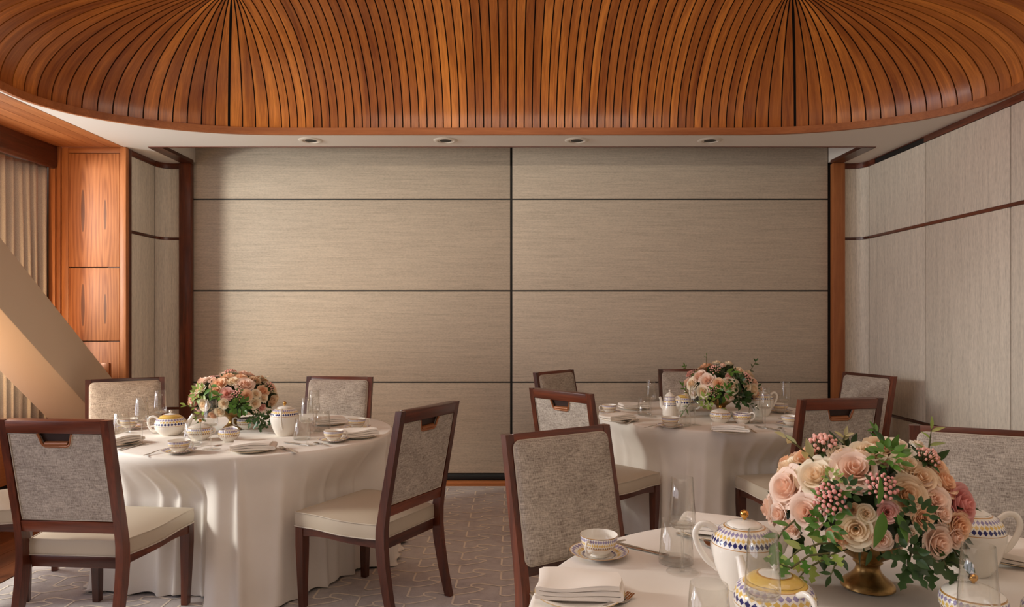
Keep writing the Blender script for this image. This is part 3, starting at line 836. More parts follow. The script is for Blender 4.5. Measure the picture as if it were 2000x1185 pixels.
def mk_saucer():
    return MB().lathe([(0, .002), (.026, .002), (.028, 0), (.031, .002), (.055, .0085), (.080, .0185), (.0805, .0195), (.079, .0195), (.055, .0105), (.033, .0055), (.028, .0045), (0, .0045)], 48, 'r').build('saucer', M['saucer'], None, 60)
def mk_plate():
    return MB().lathe([(0, .002), (.06, .002), (.063, 0), (.066, .002), (.08, .007), (.105, .0125), (.1055, .0135), (.104, .014), (.08, .009), (.066, .0055), (0, .005)], 56, 'r').build('side_plate', M['plate'], None, 60)
def mk_stem():
    t = empty('champagne_glass')
    MB().lathe([(.0045, .1125), (.018, .1135), (.028, .1165), (.0325, .1225), (.0335, .131), (.0325, .155), (.030, .19), (.0268, .243), (.0262, .2433), (.0294, .19), (.0319, .155), (.0328, .132), (.030, .1255), (.018, .1215), (0, .1205)], 36).build('bowl', M['glass'], t, 60)
    MB().lathe([(0, .1135), (.0044, .1125), (.0038, .10), (.0036, .06), (.0040, .02), (.0062, .007), (.0075, .0047), (0, .0047)], 20).build('stem', M['glass_solid'], t, 60)
    MB().lathe([(0, .1140), (.018, .1146), (.0275, .1172), (.0316, .1228), (.0305, .1246), (.018, .1208), (0, .1198)], 36).build('bowl_base', M['glass_solid'], t, 60)
    MB().lathe([(0, .0045), (.008, .0042), (.030, .0026), (.0395, .0018), (.0408, .0008), (.0400, 0)], 40).build('foot', M['glass'], t, 60)
    return t
def mk_tumbler():
    t = empty('tumbler')
    MB().lathe([(.0445, .002), (.0462, .008), (.0455, .02), (.0375, .114), (.0368, .1145), (.0445, .022), (.0440, .0135)], 40).build('wall', M['glass'], t, 60)
    MB().lathe([(0, .001), (.040, .0002), (.0440, .002), (.0452, .007), (.0436, .0125), (.038, .0095), (0, .009)], 40).build('base', M['glass_solid'], t, 60)
    return t
def mk_teapot():
    t = empty('teapot')
    MB().lathe([(0, .002), (.042, .002), (.045, 0), (.047, .003), (.060, .012), (.076, .03), (.084, .052), (.083, .070), (.076, .086), (.062, .098), (.057, .1005), (.054, .099), (0, .09)], 56).build('pot_body', M['teapot'], t, 60)
    l = MB().lathe([(.0575, .101), (.056, .104), (.045, .1105), (.028, .1165), (.012, .120), (.006, .122), (0, .122)], 48).build('lid', M['potlid'], t, 60)
    MB().lathe([(.0045, .121), (.004, .125), (.0075, .128), (.009, .132), (.007, .136), (.002, .1395), (0, .140)], 20).build('knob', M['china'], l, 60)
    handle(MB(), [(-.068, 0, .092), (-.090, 0, .104), (-.112, 0, .096), (-.120, 0, .070), (-.110, 0, .040), (-.092, 0, .022), (-.070, 0, .024)], .0042, .0065, 10).build('handle', M['china'], t, 60)
    sp = MB(); pts = []
    sp.tube([(.060, 0, .040), (.085, 0, .052), (.100, 0, .072), (.110, 0, .094), (.118, 0, .108), (.121, 0, .112)], [.022, .019, .014, .0105, .0085, .0095], 14)
    sp.build('spout', M['china'], t, 60)
    return t
def mk_pot():
    t = empty('coffee_pot')
    MB().lathe([(0, .002), (.040, .002), (.042, 0), (.045, .003), (.058, .025), (.070, .055), (.0775, .085), (.079, .102), (.0765, .118), (.069, .134), (.056, .146), (.042, .1525), (.038, .151), (0, .14)], 56).build('pot_body', M['pot'], t, 60)
    l = MB().lathe([(.041, .153), (.040, .156), (.03, .1605), (.012, .164), (.006, .1655), (0, .1655)], 40).build('lid', M['lid2'], t, 60)
    MB().lathe([(.004, .165), (.0035, .168), (.0085, .1725), (.0105, .179), (.0085, .1855), (.003, .189), (0, .1895)], 20).build('knob', M['gold'], l, 60)
    handle(MB(), [(-.066, 0, .138), (-.085, 0, .152), (-.105, 0, .150), (-.116, 0, .128), (-.108, 0, .098), (-.090, 0, .068), (-.070, 0, .052), (-.062, 0, .044)], .0048, .0075, 10).build('handle', M['china'], t, 60)
    MB().tube([(.060, 0, .085), (.082, 0, .100), (.093, 0, .120), (.100, 0, .142), (.103, 0, .146)], [.020, .016, .012, .0095, .010], 14).build('spout', M['china'], t, 60)
    return t
def mk_sugar():
    t = empty('sugar_bowl')
    MB().lathe([(0, .002), (.026, .002), (.028, 0), (.030, .003), (.045, .012), (.058, .027), (.064, .042), (.0645, .055), (.061, .066), (.058, .068), (.055, .066), (0, .06)], 48).build('bowl_body', M['sugar'], t, 60)
    l = MB().lathe([(.059, .0685), (.056, .073), (.042, .081), (.02, .088), (.006, .0905), (0, .0905)], 40).build('lid', M['lid2'], t, 60)
    MB().lathe([(.0035, .090), (.003, .093), (.0075, .097), (.0095, .1025), (.0075, .108), (.0025, .111), (0, .1115)], 20).build('knob', M['gold'], l, 60)
    for sx in (-1, 1):
        handle(MB(), [(sx*.061, 0, .060), (sx*.072, 0, .062), (sx*.077, 0, .050), (sx*.072, 0, .038), (sx*.060, 0, .034)], .003, .0045).build('handle', M['china'], t, 60)
    return t
def mk_cream():
    t = empty('cream_jug')
    b = MB(); b.lathe([(0, .002), (.022, .002), (.024, 0), (.026, .003), (.040, .014), (.051, .028), (.0545, .042), (.053, .054), (.0475, .064), (.046, .066), (.0445, .064), (.050, .052), (.050, .04), (.038, .018), (0, .01)], 48)
    for i, (x, y, z) in enumerate(b.v):           # pull a pouring lip out of the rim
        if z > .058 and x > .02:
            k = ((x-.02)/.03)*smooth(.058, .066, z); b.v[i] = (x+.020*k, y*(1-.55*k), z+.008*k)
    b.build('jug_body', M['cream'], t, 60)
    handle(MB(), [(-.046, 0, .060), (-.060, 0, .072), (-.074, 0, .064), (-.074, 0, .044), (-.064, 0, .028), (-.050, 0, .024)], .003, .0048).build('handle', M['china'], t, 60)
    return t
def mk_tall():
    t = empty('tall_coffee_pot')
    MB().lathe([(0, .002), (.036, .002), (.038, 0), (.042, .004), (.048, .022), (.048, .045), (.044, .070), (.039, .095), (.0355, .120), (.034, .138), (.031, .140), (0, .13)], 44).build('pot_body', M['tall'], t, 60)
    l = MB().lathe([(.0335, .1405), (.031, .146), (.02, .156), (.009, .164), (.005, .1665), (0, .1665)], 36).build('lid', M['lid2'], t, 60)
    MB().lathe([(.0035, .166), (.003, .169), (.0065, .172), (.0075, .176), (.005, .1805), (0, .182)], 16).build('knob', M['china'], l, 60)
    handle(MB(), [(-.034, 0, .128), (-.052, 0, .138), (-.066, 0, .122), (-.066, 0, .088), (-.056, 0, .052), (-.046, 0, .036)], .004, .006, 10).build('handle', M['china'], t, 60)
    MB().tube([(.036, 0, .060), (.052, 0, .075), (.056, 0, .098), (.060, 0, .122), (.066, 0, .132)], [.017, .013, .011, .0085, .009], 12).build('spout', M['china'], t, 60)
    return t
def strip(rows, cols_fn, zfn, thick, skip=None):
    """flat piece of cutlery: rows of (y, half-width), thickened"""
    bm = bmesh.new(); g = []
    for j, (y, hw) in enumerate(rows):
        g.append([bm.verts.new((c*hw, y, zfn(c*hw, y, hw))) for c in cols_fn])
    for j in range(len(rows)-1):
        for i in range(len(cols_fn)-1):
            if skip and skip(i, rows[j][0]): continue
            bm.faces.new((g[j][i], g[j][i+1], g[j+1][i+1], g[j+1][i]))
    bmesh.ops.delete(bm, geom=[v for v in bm.verts if not v.link_faces], context='VERTS')
    bm.normal_update()
    r = bmesh.ops.extrude_face_region(bm, geom=bm.faces[:])
    for v in r['geom']:
        if isinstance(v, bmesh.types.BMVert): v.co.z += thick
    bm.verts.index_update()
    mb = MB().add([v.co.copy() for v in bm.verts], [[v.index for v in f.verts] for f in bm.faces]); bm.free(); return mb
def mk_fork():
    rows = [(0, .004), (.004, .0066), (.03, .0062), (.07, .0042), (.10, .0028), (.112, .0034), (.122, .0075), (.132, .0112), (.142, .0115), (.155, .0115), (.17, .011), (.183, .0102), (.188, .0098)]
    z = lambda x, y, w: .0035+.009*smooth(.02, .10, y)*(1-smooth(.105, .150, y))+.007*smooth(.155, .19, y)
    c = [-1, -.62, -.48, -.12, .12, .48, .62, 1]
    return strip(rows, c, z, .0016, lambda i, y: y >= .1419 and i in (1, 3, 5)).build('fork', M['steel'], None, 50)
def mk_knife():
    rows = [(0, .005), (.005, .0075), (.03, .007), (.075, .0055), (.085, .0045), (.09, .0085), (.15, .0095), (.185, .008), (.2, .004), (.204, .001)]
    return strip(rows, [-1, -.4, .4, 1], lambda x, y, w: .003+.0015*(1-abs(x)/max(w, 1e-4)), .002).build('knife', M['steel'], None, 50)
def mk_spoon():
    rows = [(0, .003), (.004, .005), (.03, .0045), (.06, .003), (.085, .0028), (.0895, .0034)]
    for k in range(1, 10):
        a = PI*k/10; rows.append((.112-.022*math.cos(a), .0145*math.sin(a)))
    z = lambda x, y, w: .004+.005*smooth(.02, .07, y)*(1-smooth(.08, .1, y)) - (.0045*max(0, 1-(x/.0145)**2-((y-.112)/.022)**2) if y > .09 else 0)+.002*smooth(.09, .135, y)
    return strip(rows, [-1, -.66, -.33, 0, .33, .66, 1], z, .0011).build('teaspoon', M['steel'], None, 60)
def mk_napkin(seed, w=.19, l=.115):
    rng = random.Random(seed); h = .0105
    pts = []; n = 14                                  # serpentine: folded three times
    for k in range(3):
        xs = [(-w/2+w*i/n) for i in range(n+1)]
        if k % 2: xs.reverse()
        sh = rng.uniform(-.006, .006)
        for x in xs: pts.append((x*(1-.03*k)+sh, .0048+h*k))
        if k < 2:
            xe, dr = pts[-1][0], (1 if k % 2 == 0 else -1)
            pts.append((xe+dr*.006, .0048+h*(k+.25))); pts.append((xe+dr*.006, .0048+h*(k+.75)))
    th = .0044; up = []; dn = []
    for i, p in enumerate(pts):
        a = Vector(pts[max(0, i-1)]); b = Vector(pts[min(len(pts)-1, i+1)]); d = (b-a).normalized(); nn = Vector((-d.y, d.x))*th
        up.append((p[0]+nn.x, p[1]+nn.y)); dn.append((p[0]-nn.x, p[1]-nn.y))
    prof = up+dn[::-1]; ph = [rng.uniform(0, 6) for _ in range(4)]
    secs = []
    for j in range(9):
        y = -l/2+l*j/8; q = []
        for x, z in prof:
            k = z/(h*3)
            q.append((x+.004*math.sin(y*40+ph[0])*k, y*(1+.05*math.sin(x*30+ph[1])), max(.0005, z+k*(.006*math.sin(x*26+ph[2])*math.cos(y*22+ph[3])+.004*abs(y)/l))))
        secs.append(q)
    return MB().sweep(secs).build('napkin', M['napkin'], None, 50)
PR = dict(cup=mk_cup(), saucer=mk_saucer(), plate=mk_plate(), stem=mk_stem(), tumbler=mk_tumbler(), teapot=mk_teapot(), pot=mk_pot(), sugar=mk_sugar(), cream=mk_cream(), tall=mk_tall(), fork=mk_fork(), knife=mk_knife(), spoon=mk_spoon())
for k in range(3): PR['napkin%d' % k] = mk_napkin(k+1)
USED = {k: [] for k in PR}
CAT = dict(cup='teacup', saucer='saucer', plate='plate', stem='glass', tumbler='glass', teapot='teapot', pot='coffee pot', sugar='sugar bowl', cream='cream jug', tall='coffee pot', fork='fork', knife='knife', spoon='spoon', napkin0='napkin', napkin1='napkin', napkin2='napkin')
GRP = dict(cup='teacups on the tables', saucer='saucers on the tables', plate='side plates on the tables', stem='stemmed glasses on the tables', tumbler='water tumblers on the tables', fork='forks on the tables', knife='knives on the tables', spoon='teaspoons on the tables', napkin0='folded napkins', napkin1='folded napkins', napkin2='folded napkins', teapot='teapots', pot='coffee pots', sugar='sugar bowls', cream='cream jugs')
TT = TZ+.0006
def put(kind, p, label, rz=0.0, z=0.0, tilt=0.0):
    o = place(PR[kind], USED[kind], (p[0], p[1], TT+z), rz, label, CAT[kind], GRP.get(kind))
    if tilt: o.rotation_euler[0] = tilt
    return o
def cup(p, where, rz=0.0, clean=True):
    put('saucer', p, 'patterned saucer under the cup '+where, rz)
    put('cup', p, 'white teacup with diamond band '+where, rz, .0048)
def setting(p, where, rz, k):
    put('plate', p, 'side plate under the napkin '+where, rz)
    put('napkin%d' % k, p, 'white folded napkin on a plate '+where, rz, .0125 if True else 0)
def cut(kind, a, b, label, z=0.0, tilt=0.0):
    d = Vector((b[0]-a[0], b[1]-a[1])); return put(kind, a, label, math.atan2(-d.x, d.y), z, tilt)
L_, R_, N_, F_ = PI, 0.0, -PI/2, PI/2      # handle to the left, right, near side, far side
# --- left table
cup((-1.607, 3.392), 'at the front edge of the left table', -.1)
cut('fork', (-1.738, 3.316), (-1.681, 3.484), 'silver fork left of the front teacup on the left table')
put('spoon', (-1.543, 3.405), 'teaspoon resting on the saucer at the front of the left table', -.9, .02, -.03)
put('stem', (-1.499, 3.498), 'stemmed glass in front of the sugar bowl on the left table')
put('tumbler', (-1.647, 3.626), 'clear tumbler in front of the sugar bowl on the left table')
put('sugar', (-1.671, 3.764), 'lidded sugar bowl with gilt knob below the left bouquet', .1)
put('cream', (-1.498, 3.717), 'small cream jug with diamond band in front of the left brass bowl', F_+.12)
put('teapot', (-1.910, 3.930), 'round diamond-patterned teapot with yellow lid band on the left table', .12)
put('pot', (-1.266, 3.912), 'egg-shaped white coffee pot with gilt knob right of the left bouquet', F_+.15)
cup((-2.251, 4.130), 'at the left back of the left table', L_)
put('stem', (-1.911, 3.626), 'tall stemmed glass left of the teapot, nearest the left edge')
put('stem', (-1.994, 3.982), 'tall stemmed glass standing behind the round teapot on the left table')
put('tumbler', (-2.212, 3.982), 'clear tumbler beside the leftmost teacup of the left table')
setting((-2.030, 3.626), 'at the left side of the left table', 1.2, 1)
cut('knife', (-1.935, 3.457), (-1.919, 3.597), 'knife at the left edge of the left table')
cup((-0.941, 3.701), 'right of the tall glasses on the left table', .15)
cut('spoon', (-0.931, 3.568), (-1.059, 3.686), 'teaspoon lying before the right-hand saucer of the left table')
cut('knife', (-1.018, 3.582), (-1.097, 3.626), 'knife beside the foot of the paired glasses on the left table')
put('tumbler', (-1.129, 3.780), 'clear tumbler behind the paired stemmed glasses on the left table')
put('stem', (-1.053, 3.611), 'nearer of the two paired stemmed glasses right of the left coffee pot')
put('stem', (-1.128, 4.000), 'farther of the two paired stemmed glasses right of the left coffee pot')
put('tumbler', (-1.098, 4.073), 'clear tumbler before the far napkin on the right of the left table')
setting((-1.124, 4.309), 'at the back right of the left table', .4, 2)
cup((-0.912, 4.130), 'at the far right edge of the left table', .3)
setting((-0.841, 3.845), 'by the sideways chair, right edge of left table', .5, 0)
setting((-1.270, 3.444), 'at the front middle of the left table', .25, 1)
cut('fork', (-1.034, 3.379), (-1.179, 3.540), 'fork right of the front napkin on the left table')
put('cream', (-1.562, 4.130), 'white cream jug half hidden behind the left brass bowl', .6)
# --- far table
cup((0.664, 4.796), 'at the left edge of the far table', L_+.2)
cut('spoon', (0.761, 4.928), (0.699, 4.796), 'teaspoon beside the leftmost saucer of the far table')
setting((0.670, 4.460), 'at the left front of the far table', .5, 2)
cut('fork', (0.697, 4.309), (0.800, 4.460), 'fork right of the left napkin on the far table')
setting((0.874, 5.040), 'at the left back of the far table', .2, 0)
put('tumbler', (0.892, 4.745), 'clear tumbler beside the left stemmed glass of the far table')
put('stem', (0.918, 4.646), 'stemmed glass left of the tall white coffee pot on the far table')
put('tall', (1.038, 4.622), 'tall slim white coffee pot with patterned neck on the far table', -.35+PI)
put('teapot', (1.224, 4.956), 'patterned teapot behind the bouquet on the far table', 2.4)
cup((0.943, 4.188), 'at the front of the far table', .1)
cut('fork', (0.784, 4.168), (0.887, 4.227), 'fork left of the front saucer on the far table')
put('tumbler', (1.042, 4.268), 'clear tumbler right of the front teacup on the far table')
put('stem', (1.116, 4.288), 'stemmed glass before the left side of the far bouquet')
put('sugar', (1.297, 4.373), 'lidded sugar bowl under the far bouquet', 1.35)
put('cream', (1.424, 4.351), 'cream jug right of the far sugar bowl', 2.6)
setting((1.242, 4.018), 'at the front middle of the far table', -.25, 1)
cut('fork', (1.381, 3.964), (1.372, 4.111), 'fork right of the front napkin on the far table')
put('pot', (1.666, 4.695), 'white coffee pot with patterned band behind the right glasses of the far table', PI+.2)
put('stem', (1.501, 4.168), 'stemmed glass before the coffee pot at the right of the far table')
put('tumbler', (1.517, 4.373), 'clear tumbler beside the right front stemmed glass of the far table')
put('stem', (1.768, 4.551), 'stemmed glass standing alone at the right back of the far table')
cup((1.852, 4.848), 'at the right back of the far table', 1.0)
cut('knife', (1.551, 4.055), (1.506, 4.149), 'knife at the right front of the far table')
cup((1.681, 4.248), 'half hidden behind the dark-handled chair, far table', .4)
cut('spoon', (1.571, 4.036), (1.592, 4.208), 'teaspoon at the right front edge of the far table')
# --- near table
cup((0.237, 1.914), 'on the left of the near table', -2.2)
put('spoon', (0.323, 1.996), 'teaspoon on the saucer of the near teacup', 2.15, .0165, .0)
cut('knife', (0.427, 1.914), (0.306, 2.018), 'knife between the near teacup and the tumbler')
put('tumbler', (0.438, 1.874), 'clear tumbler beside the full-height stemmed glass on the near table')
put('stem', (0.437, 1.802), 'stemmed glass seen at full height on the near table')
setting((0.610, 2.119), 'behind the coffee pot on the near table', -.45, 2)
cut('fork', (0.497, 2.119), (0.538, 2.046), 'fork left of the back napkin on the near table')
put('pot', (0.560, 1.693), 'white coffee pot with gilt knob behind the near teapot', -.1)
put('teapot', (.552, 1.475), 'large diamond-patterned teapot in the foreground left of the bouquet', F_+.32)
put('stem', (.480, 1.345), 'stemmed glass in front of the near teapot')
put('tumbler', (.398, 1.42), 'clear tumbler at the bottom edge left of the near teapot')
setting((.158, 1.64), 'at the left edge of the near table', -.12, 0)
cut('fork', (.150, 1.50), (.262, 1.62), 'fork with upturned tines leaning by the near left napkin', .0)
put('pot', (1.175, 1.80), 'large shaded coffee pot behind the near bouquet at the right edge', PI-.15)
put('sugar', (.975, 1.485), 'lidded sugar bowl with gilt knob at the bottom right corner', 1.3)
put('stem', (.838, 1.262), 'stemmed glass in front of the near sugar bowl')
put('cream', (1.115, 1.45), 'cream jug at the bottom right edge beside the near sugar bowl', .4)
setting((1.345, 1.90), 'at the right edge of the near table', .9, 1)

# ------------------------------------------------------------------ flowers
def petal_rose(seed, openness):
    rng = random.Random(seed); mb = MB(); PH = 2.39996
    q_list = [.0, .05, .10, .16]+[.24, .30, .36, .42, .48, .54]+[.62, .68, .74, .80, .85, .90, .95, 1.0, 1.0, 1.0]
    for k, q in enumerate(q_list):
        R = .14+(.86*openness+.02)*q; hw = 1.25-.45*q+rng.uniform(-.08, .08); H = .52-.50*q*openness+rng.uniform(-.04, .04)
        ph = k*PH+rng.uniform(-.2, .2); curl = (.04+.26*q)*openness; rip = rng.uniform(0, 6)
        def fn(u, v, R=R, hw=hw, H=H, ph=ph, curl=curl, rip=rip, q=q):
            a = 2*u-1; t = v
            wa = hw*(.55+.45*math.sin(min(1, t*1.3)*PI/2))
            th = ph+a*wa
            r = .10+(R-.10)*math.sin(min(1, t*1.25)*PI/2)+.06*R*a
            top = H-.16*abs(a)**2.5*(.5+q)+.03*math.sin(a*5+rip)*q
            z = -.62+(top+.62)*t
            if t > .7:
                e = (t-.7)/.3; r += curl*e*e*(1-.3*abs(a)); z -= curl*.45*e*e
            return (r*math.cos(th), r*math.sin(th), z)
        mb.grid(fn, 6, 5, False, lambda u, v, q=q: (min(1, .15+q*1.0+.1*v), v))
    return mb.mesh('rose', M['petal'], 80)
def bud_mesh():
    return petal_rose(9, .62)
ROSES = [petal_rose(1, 1.0), petal_rose(2, .92), petal_rose(3, .78), bud_mesh()]
def leaf_mesh(w, lob, droop):
    mb = MB()
    def fn(u, v):
        a = 2*u-1
        hw = w*math.sin(PI*min(1, v*1.02)**.8)**.9*(1+lob*.45*math.sin(v*PI*5.5))+.004
        return (a*hw, v, -droop*v*v-.12*hw*(1-abs(a))*0+.25*abs(a)*hw*(1 if not lob else .6))
    mb.grid(fn, 4, 9 if not lob else 16)
    return mb.mesh('leaf', M['leaf'], 80)
LEAVES = {'oval': leaf_mesh(.19, 0, .12), 'lobed': leaf_mesh(.26, 1.0, .10), 'slim': leaf_mesh(.13, 0, .2)}
CREAM, BLUSH, PEACH, PINK, WHITE, TAN, DPINK = [lin(c) for c in ((252, 240, 216), (252, 230, 214), (248, 214, 180), (244, 200, 190), (252, 245, 232), (236, 212, 180), (236, 176, 172))]
BUDPINK, BUDROSE = lin((255, 214, 208)), lin((250, 196, 196))
GREEN, DGREEN, LGREEN, PALE = [lin(c) for c in ((92, 134, 52), (58, 88, 42), (160, 178, 92), (200, 188, 140))]
def rot_to(n, spin):
    q = Vector((0, 0, 1)).rotation_difference(Vector(n).normalized()); return (q.to_matrix() @ Matrix.Rotation(spin, 3, 'Z')).to_euler()
def add_rose(arr, pos, nrm, r, col, var, spin):
    o = link('rose', ROSES[var], arr); n = Vector(nrm).normalized()
    o.location = Vector(pos)-n*r*.15; o.rotation_euler = rot_to(n, spin); o.scale = (r, r, r*.95); o.color = col; return o
def add_leaf(par, pos, d, up, size, kind, col):
    o = link('leaf', LEAVES[kind], par); y = Vector(d).normalized(); x = y.cross(Vector(up)).normalized(); z = x.cross(y)
    m = Matrix((x, y, z)).transposed(); o.location = pos; o.rotation_euler = m.to_euler(); o.scale = (size,)*3; o.color = col; return o
def add_sprig(arr, pts, n, size, kind, col, rng):
    P = [Vector(p) for p in pts]
    st = MB().tube(P, [.0022]*(len(P)-1)+[.001], 6).build('sprig_stem', M['stem'], arr, 60)
    for k in range(n):
        t = (k+.6)/n*(len(P)-1); i = min(int(t), len(P)-2); p = P[i].lerp(P[i+1], t-i); d = (P[i+1]-P[i]).normalized()
        side = d.cross(Vector((0, -.6, .8))).normalized()*(1 if k % 2 else -1)
        add_leaf(st, p, d*.55+side*.8+Vector((rng.uniform(-.2, .2), rng.uniform(-.3, .1), rng.uniform(-.2, .3))), Vector((rng.uniform(-.3, .3), -.7, .7)), size*rng.uniform(.75, 1.15), kind, tuple(c*rng.uniform(.8, 1.15) for c in col[:3])+(1,))
    add_leaf(st, P[-1], P[-1]-P[-2], Vector((0, -.7, .7)), size*.9, kind, col)
def bud_cluster(arr, pos, nrm, r, n, col, rng, green=GREEN):
    q = Vector((0, 0, 1)).rotation_difference(Vector(nrm).normalized()).to_matrix().to_4x4(); base = Matrix.Translation(pos) @ q
    mb = MB(); st = MB()
    bm = bmesh.new(); bmesh.ops.create_icosphere(bm, subdivisions=1, radius=1); bm.verts.index_update()
    bv = [v.co.copy() for v in bm.verts]; bf = [[v.index for v in f.verts] for f in bm.faces]; bm.free()
    for k in range(n):
        a = k*2.39996; rr = math.sqrt((k+.5)/n); p = Vector((rr*r*math.cos(a), rr*r*math.sin(a), r*.55*(1-rr*rr)+rng.uniform(-.1, .15)*r))
        s = r*rng.uniform(.10, .155)
        m = base @ Matrix.Translation(p) @ Matrix.Rotation(rng.uniform(0, 3), 4, 'X') @ Matrix.Diagonal((s, s, s*1.25, 1))
        mb.add(bv, bf, None, m)
        st.tube([base @ (p*.98), base @ Vector((p.x*.3, p.y*.3, -r*.7))], .0012, 4)
    o = mb.build('bud_cluster', M['petal'], arr, 80, 'stuff'); o.color = col
    st.build('bud_stalks', M['stem'], arr, 80, 'stuff')
    for k in range(6):
        a = k*1.05+rng.uniform(-.2, .2); add_leaf(arr, base @ Vector((.3*r*math.cos(a), .3*r*math.sin(a), -.3*r)), q.to_3x3() @ Vector((math.cos(a), math.sin(a), .15)), nrm, r*rng.uniform(.9, 1.3), 'oval', tuple(c*rng.uniform(.7, 1.2) for c in green[:3])+(1,))
def green_cluster(arr, pos, nrm, r, n, col, rng):
    q = Vector((0, 0, 1)).rotation_difference(Vector(nrm).normalized()).to_matrix()
    mb = MB()
    lm = LEAVES['oval']; lv = [v.co.copy() for v in lm.vertices]; lf = [list(p.vertices) for p in lm.polygons]
    for k in range(n):
        a = k*2.39996; rr = math.sqrt((k+.5)/n); p = Vector(pos)+q @ Vector((rr*r*math.cos(a), rr*r*math.sin(a), r*.5*(1-rr*rr)))
        d = q @ Vector((math.cos(a)*.9, math.sin(a)*.9, rng.uniform(-.3, 1.1)))+Vector((rng.uniform(-.5, .5), rng.uniform(-.5, .5), 0)); d.normalize()
        x = d.cross(q @ Vector((rng.uniform(-.4, .4), rng.uniform(-.4, .4), 1))).normalized(); z = x.cross(d); s = r*rng.uniform(.6, .95)
        mb.add(lv, lf, None, Matrix.Translation(p) @ Matrix((x, d, z)).transposed().to_4x4() @ Matrix.Diagonal((s*1.5, s, s, 1)))
    o = mb.build('green_filler', M['leaf'], arr, 80, 'stuff'); o.color = col
EC = Vector((0, 0, .185))
def filler(arr, rng, rx, ry, rz, n=260):
    mb = MB(); lm = LEAVES['oval']; lv = [v.co.copy() for v in lm.vertices]; lf = [list(p.vertices) for p in lm.polygons]
    for k in range(n):
        zc = 1-1.55*(k+.5)/n; a = k*2.39996; s_ = math.sqrt(max(0, 1-zc*zc)); n_ = Vector((s_*math.cos(a), s_*math.sin(a), zc))
        f = rng.uniform(.62, .84); p = EC+Vector((n_.x*rx*f, n_.y*ry*f, n_.z*rz*f))
        d = (n_+Vector((rng.uniform(-.9, .9), rng.uniform(-.9, .9), rng.uniform(-.9, .5)))).normalized(); x = d.cross(Vector((rng.uniform(-1, 1), rng.uniform(-1, 1), .3))).normalized(); z = x.cross(d)
        s = rng.uniform(.035, .06)
        mb.add(lv, lf, None, Matrix.Translation(p) @ Matrix((x, d, z)).transposed().to_4x4() @ Matrix.Diagonal((s*1.2, s, s, 1)))
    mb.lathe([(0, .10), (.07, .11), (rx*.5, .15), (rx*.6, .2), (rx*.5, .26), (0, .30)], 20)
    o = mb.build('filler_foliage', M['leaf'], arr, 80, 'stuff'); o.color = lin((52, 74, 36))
def brass_bowl(arr):
    b = MB().lathe([(0, .002), (.056, .0), (.061, .003), (.060, .010), (.053, .018), (.040, .028), (.030, .040), (.0265, .050), (.028, .058), (.0335, .063), (.031, .067), (.036, .071), (.054, .082), (.071, .100), (.082, .124), (.087, .142), (.085, .143), (.078, .124), (.06, .095), (0, .08)], 48).build('brass_bowl', M['brass'], arr, 50)
    return b
def arrangement(loc, label, seed, rx, ry, rz):
    arr = empty('flower_arrangement', (loc[0], loc[1], TT), 0, label, 'bouquet', 'rose bouquets on the tables')
    brass_bowl(arr); rng = random.Random(seed); filler(arr, rng, rx, ry, rz); return arr, rng
def ell(p, rx, ry, rz):
    d = Vector(p)-EC; return Vector((d.x/rx**2, d.y/ry**2, d.z/rz**2)).normalized()

# near bouquet: placed rose by rose
rx, ry, rz = .235, .20, .185
arr, rng = arrangement((.861, 1.70), 'large bouquet of cream and pink roses in a brass bowl on the near table', 21, rx, ry, rz)
NEAR = [
    ((-0.216, -0.030, 0.253), 0.046, 'BLUSH', 0),
    ((-0.165, -0.082, 0.293), 0.042, 'CREAM', 0),
    ((-0.089, -0.119, 0.316), 0.046, 'BLUSH', 0),
    ((-0.196, -0.106, 0.211), 0.039, 'BLUSH', 1),
    ((-0.041, -0.086, 0.349), 0.035, 'CREAM', 1),
    ((-0.004, -0.071, 0.358), 0.036, 'TAN', 1),
    ((0.041, -0.065, 0.357), 0.031, 'WHITE', 0),
    ((0.116, -0.014, 0.348), 0.026, 'WHITE', 3),
    ((-0.092, -0.178, 0.227), 0.022, 'CREAM', 2),
    ((-0.116, -0.166, 0.232), 0.019, 'TAN', 3),
    ((-0.114, -0.175, 0.191), 0.037, 'CREAM', 0),
    ((-0.067, -0.191, 0.174), 0.026, 'BLUSH', 2),
    ((-0.005, -0.200, 0.191), 0.020, 'WHITE', 3),
    ((-0.025, -0.199, 0.179), 0.019, 'BLUSH', 3),
    ((-0.001, -0.178, 0.269), 0.040, 'TAN', 1),
    ((0.061, -0.176, 0.258), 0.032, 'BLUSH', 0),
    ((0.073, -0.184, 0.229), 0.023, 'BLUSH', 2),
    ((0.144, -0.147, 0.239), 0.041, 'DPINK', 1),
    ((0.062, -0.192, 0.166), 0.034, 'BLUSH', 0),
    ((0.106, -0.178, 0.173), 0.024, 'BLUSH', 2),
    ((-0.142, -0.158, 0.167), 0.025, 'PEACH', 1),
    ((0.044, -0.152, 0.300), 0.036, 'TAN', 0),
    ((0.027, -0.128, 0.326), 0.032, 'CREAM', 1),
    ((-0.232, -0.033, 0.185), 0.027, 'BLUSH', 2),
    ((-0.154, -0.004, 0.325), 0.032, 'PEACH', 2),
    ((0.107, -0.137, 0.290), 0.034, 'PEACH', 1),
    ((0.119, -0.172, 0.196), 0.029, 'PEACH', 1),
    ((-0.098, -0.064, 0.342), 0.029, 'CREAM', 2),
    ((0.105, -0.102, 0.320), 0.030, 'PEACH', 1),
    ((-0.051, -0.188, 0.233), 0.024, 'PINK', 2),
    ((0.022, -0.195, 0.224), 0.026, 'PEACH', 2),
    ((-0.216, -0.075, 0.161), 0.024, 'BLUSH', 2)]
for i, (p, r, col, var) in enumerate(NEAR):
    add_rose(arr, p, ell(p, rx, ry, rz)+Vector((rng.uniform(-.15, .15), -.12, rng.uniform(-.15, .15))), r, globals()[col], var, rng.uniform(0, 6))
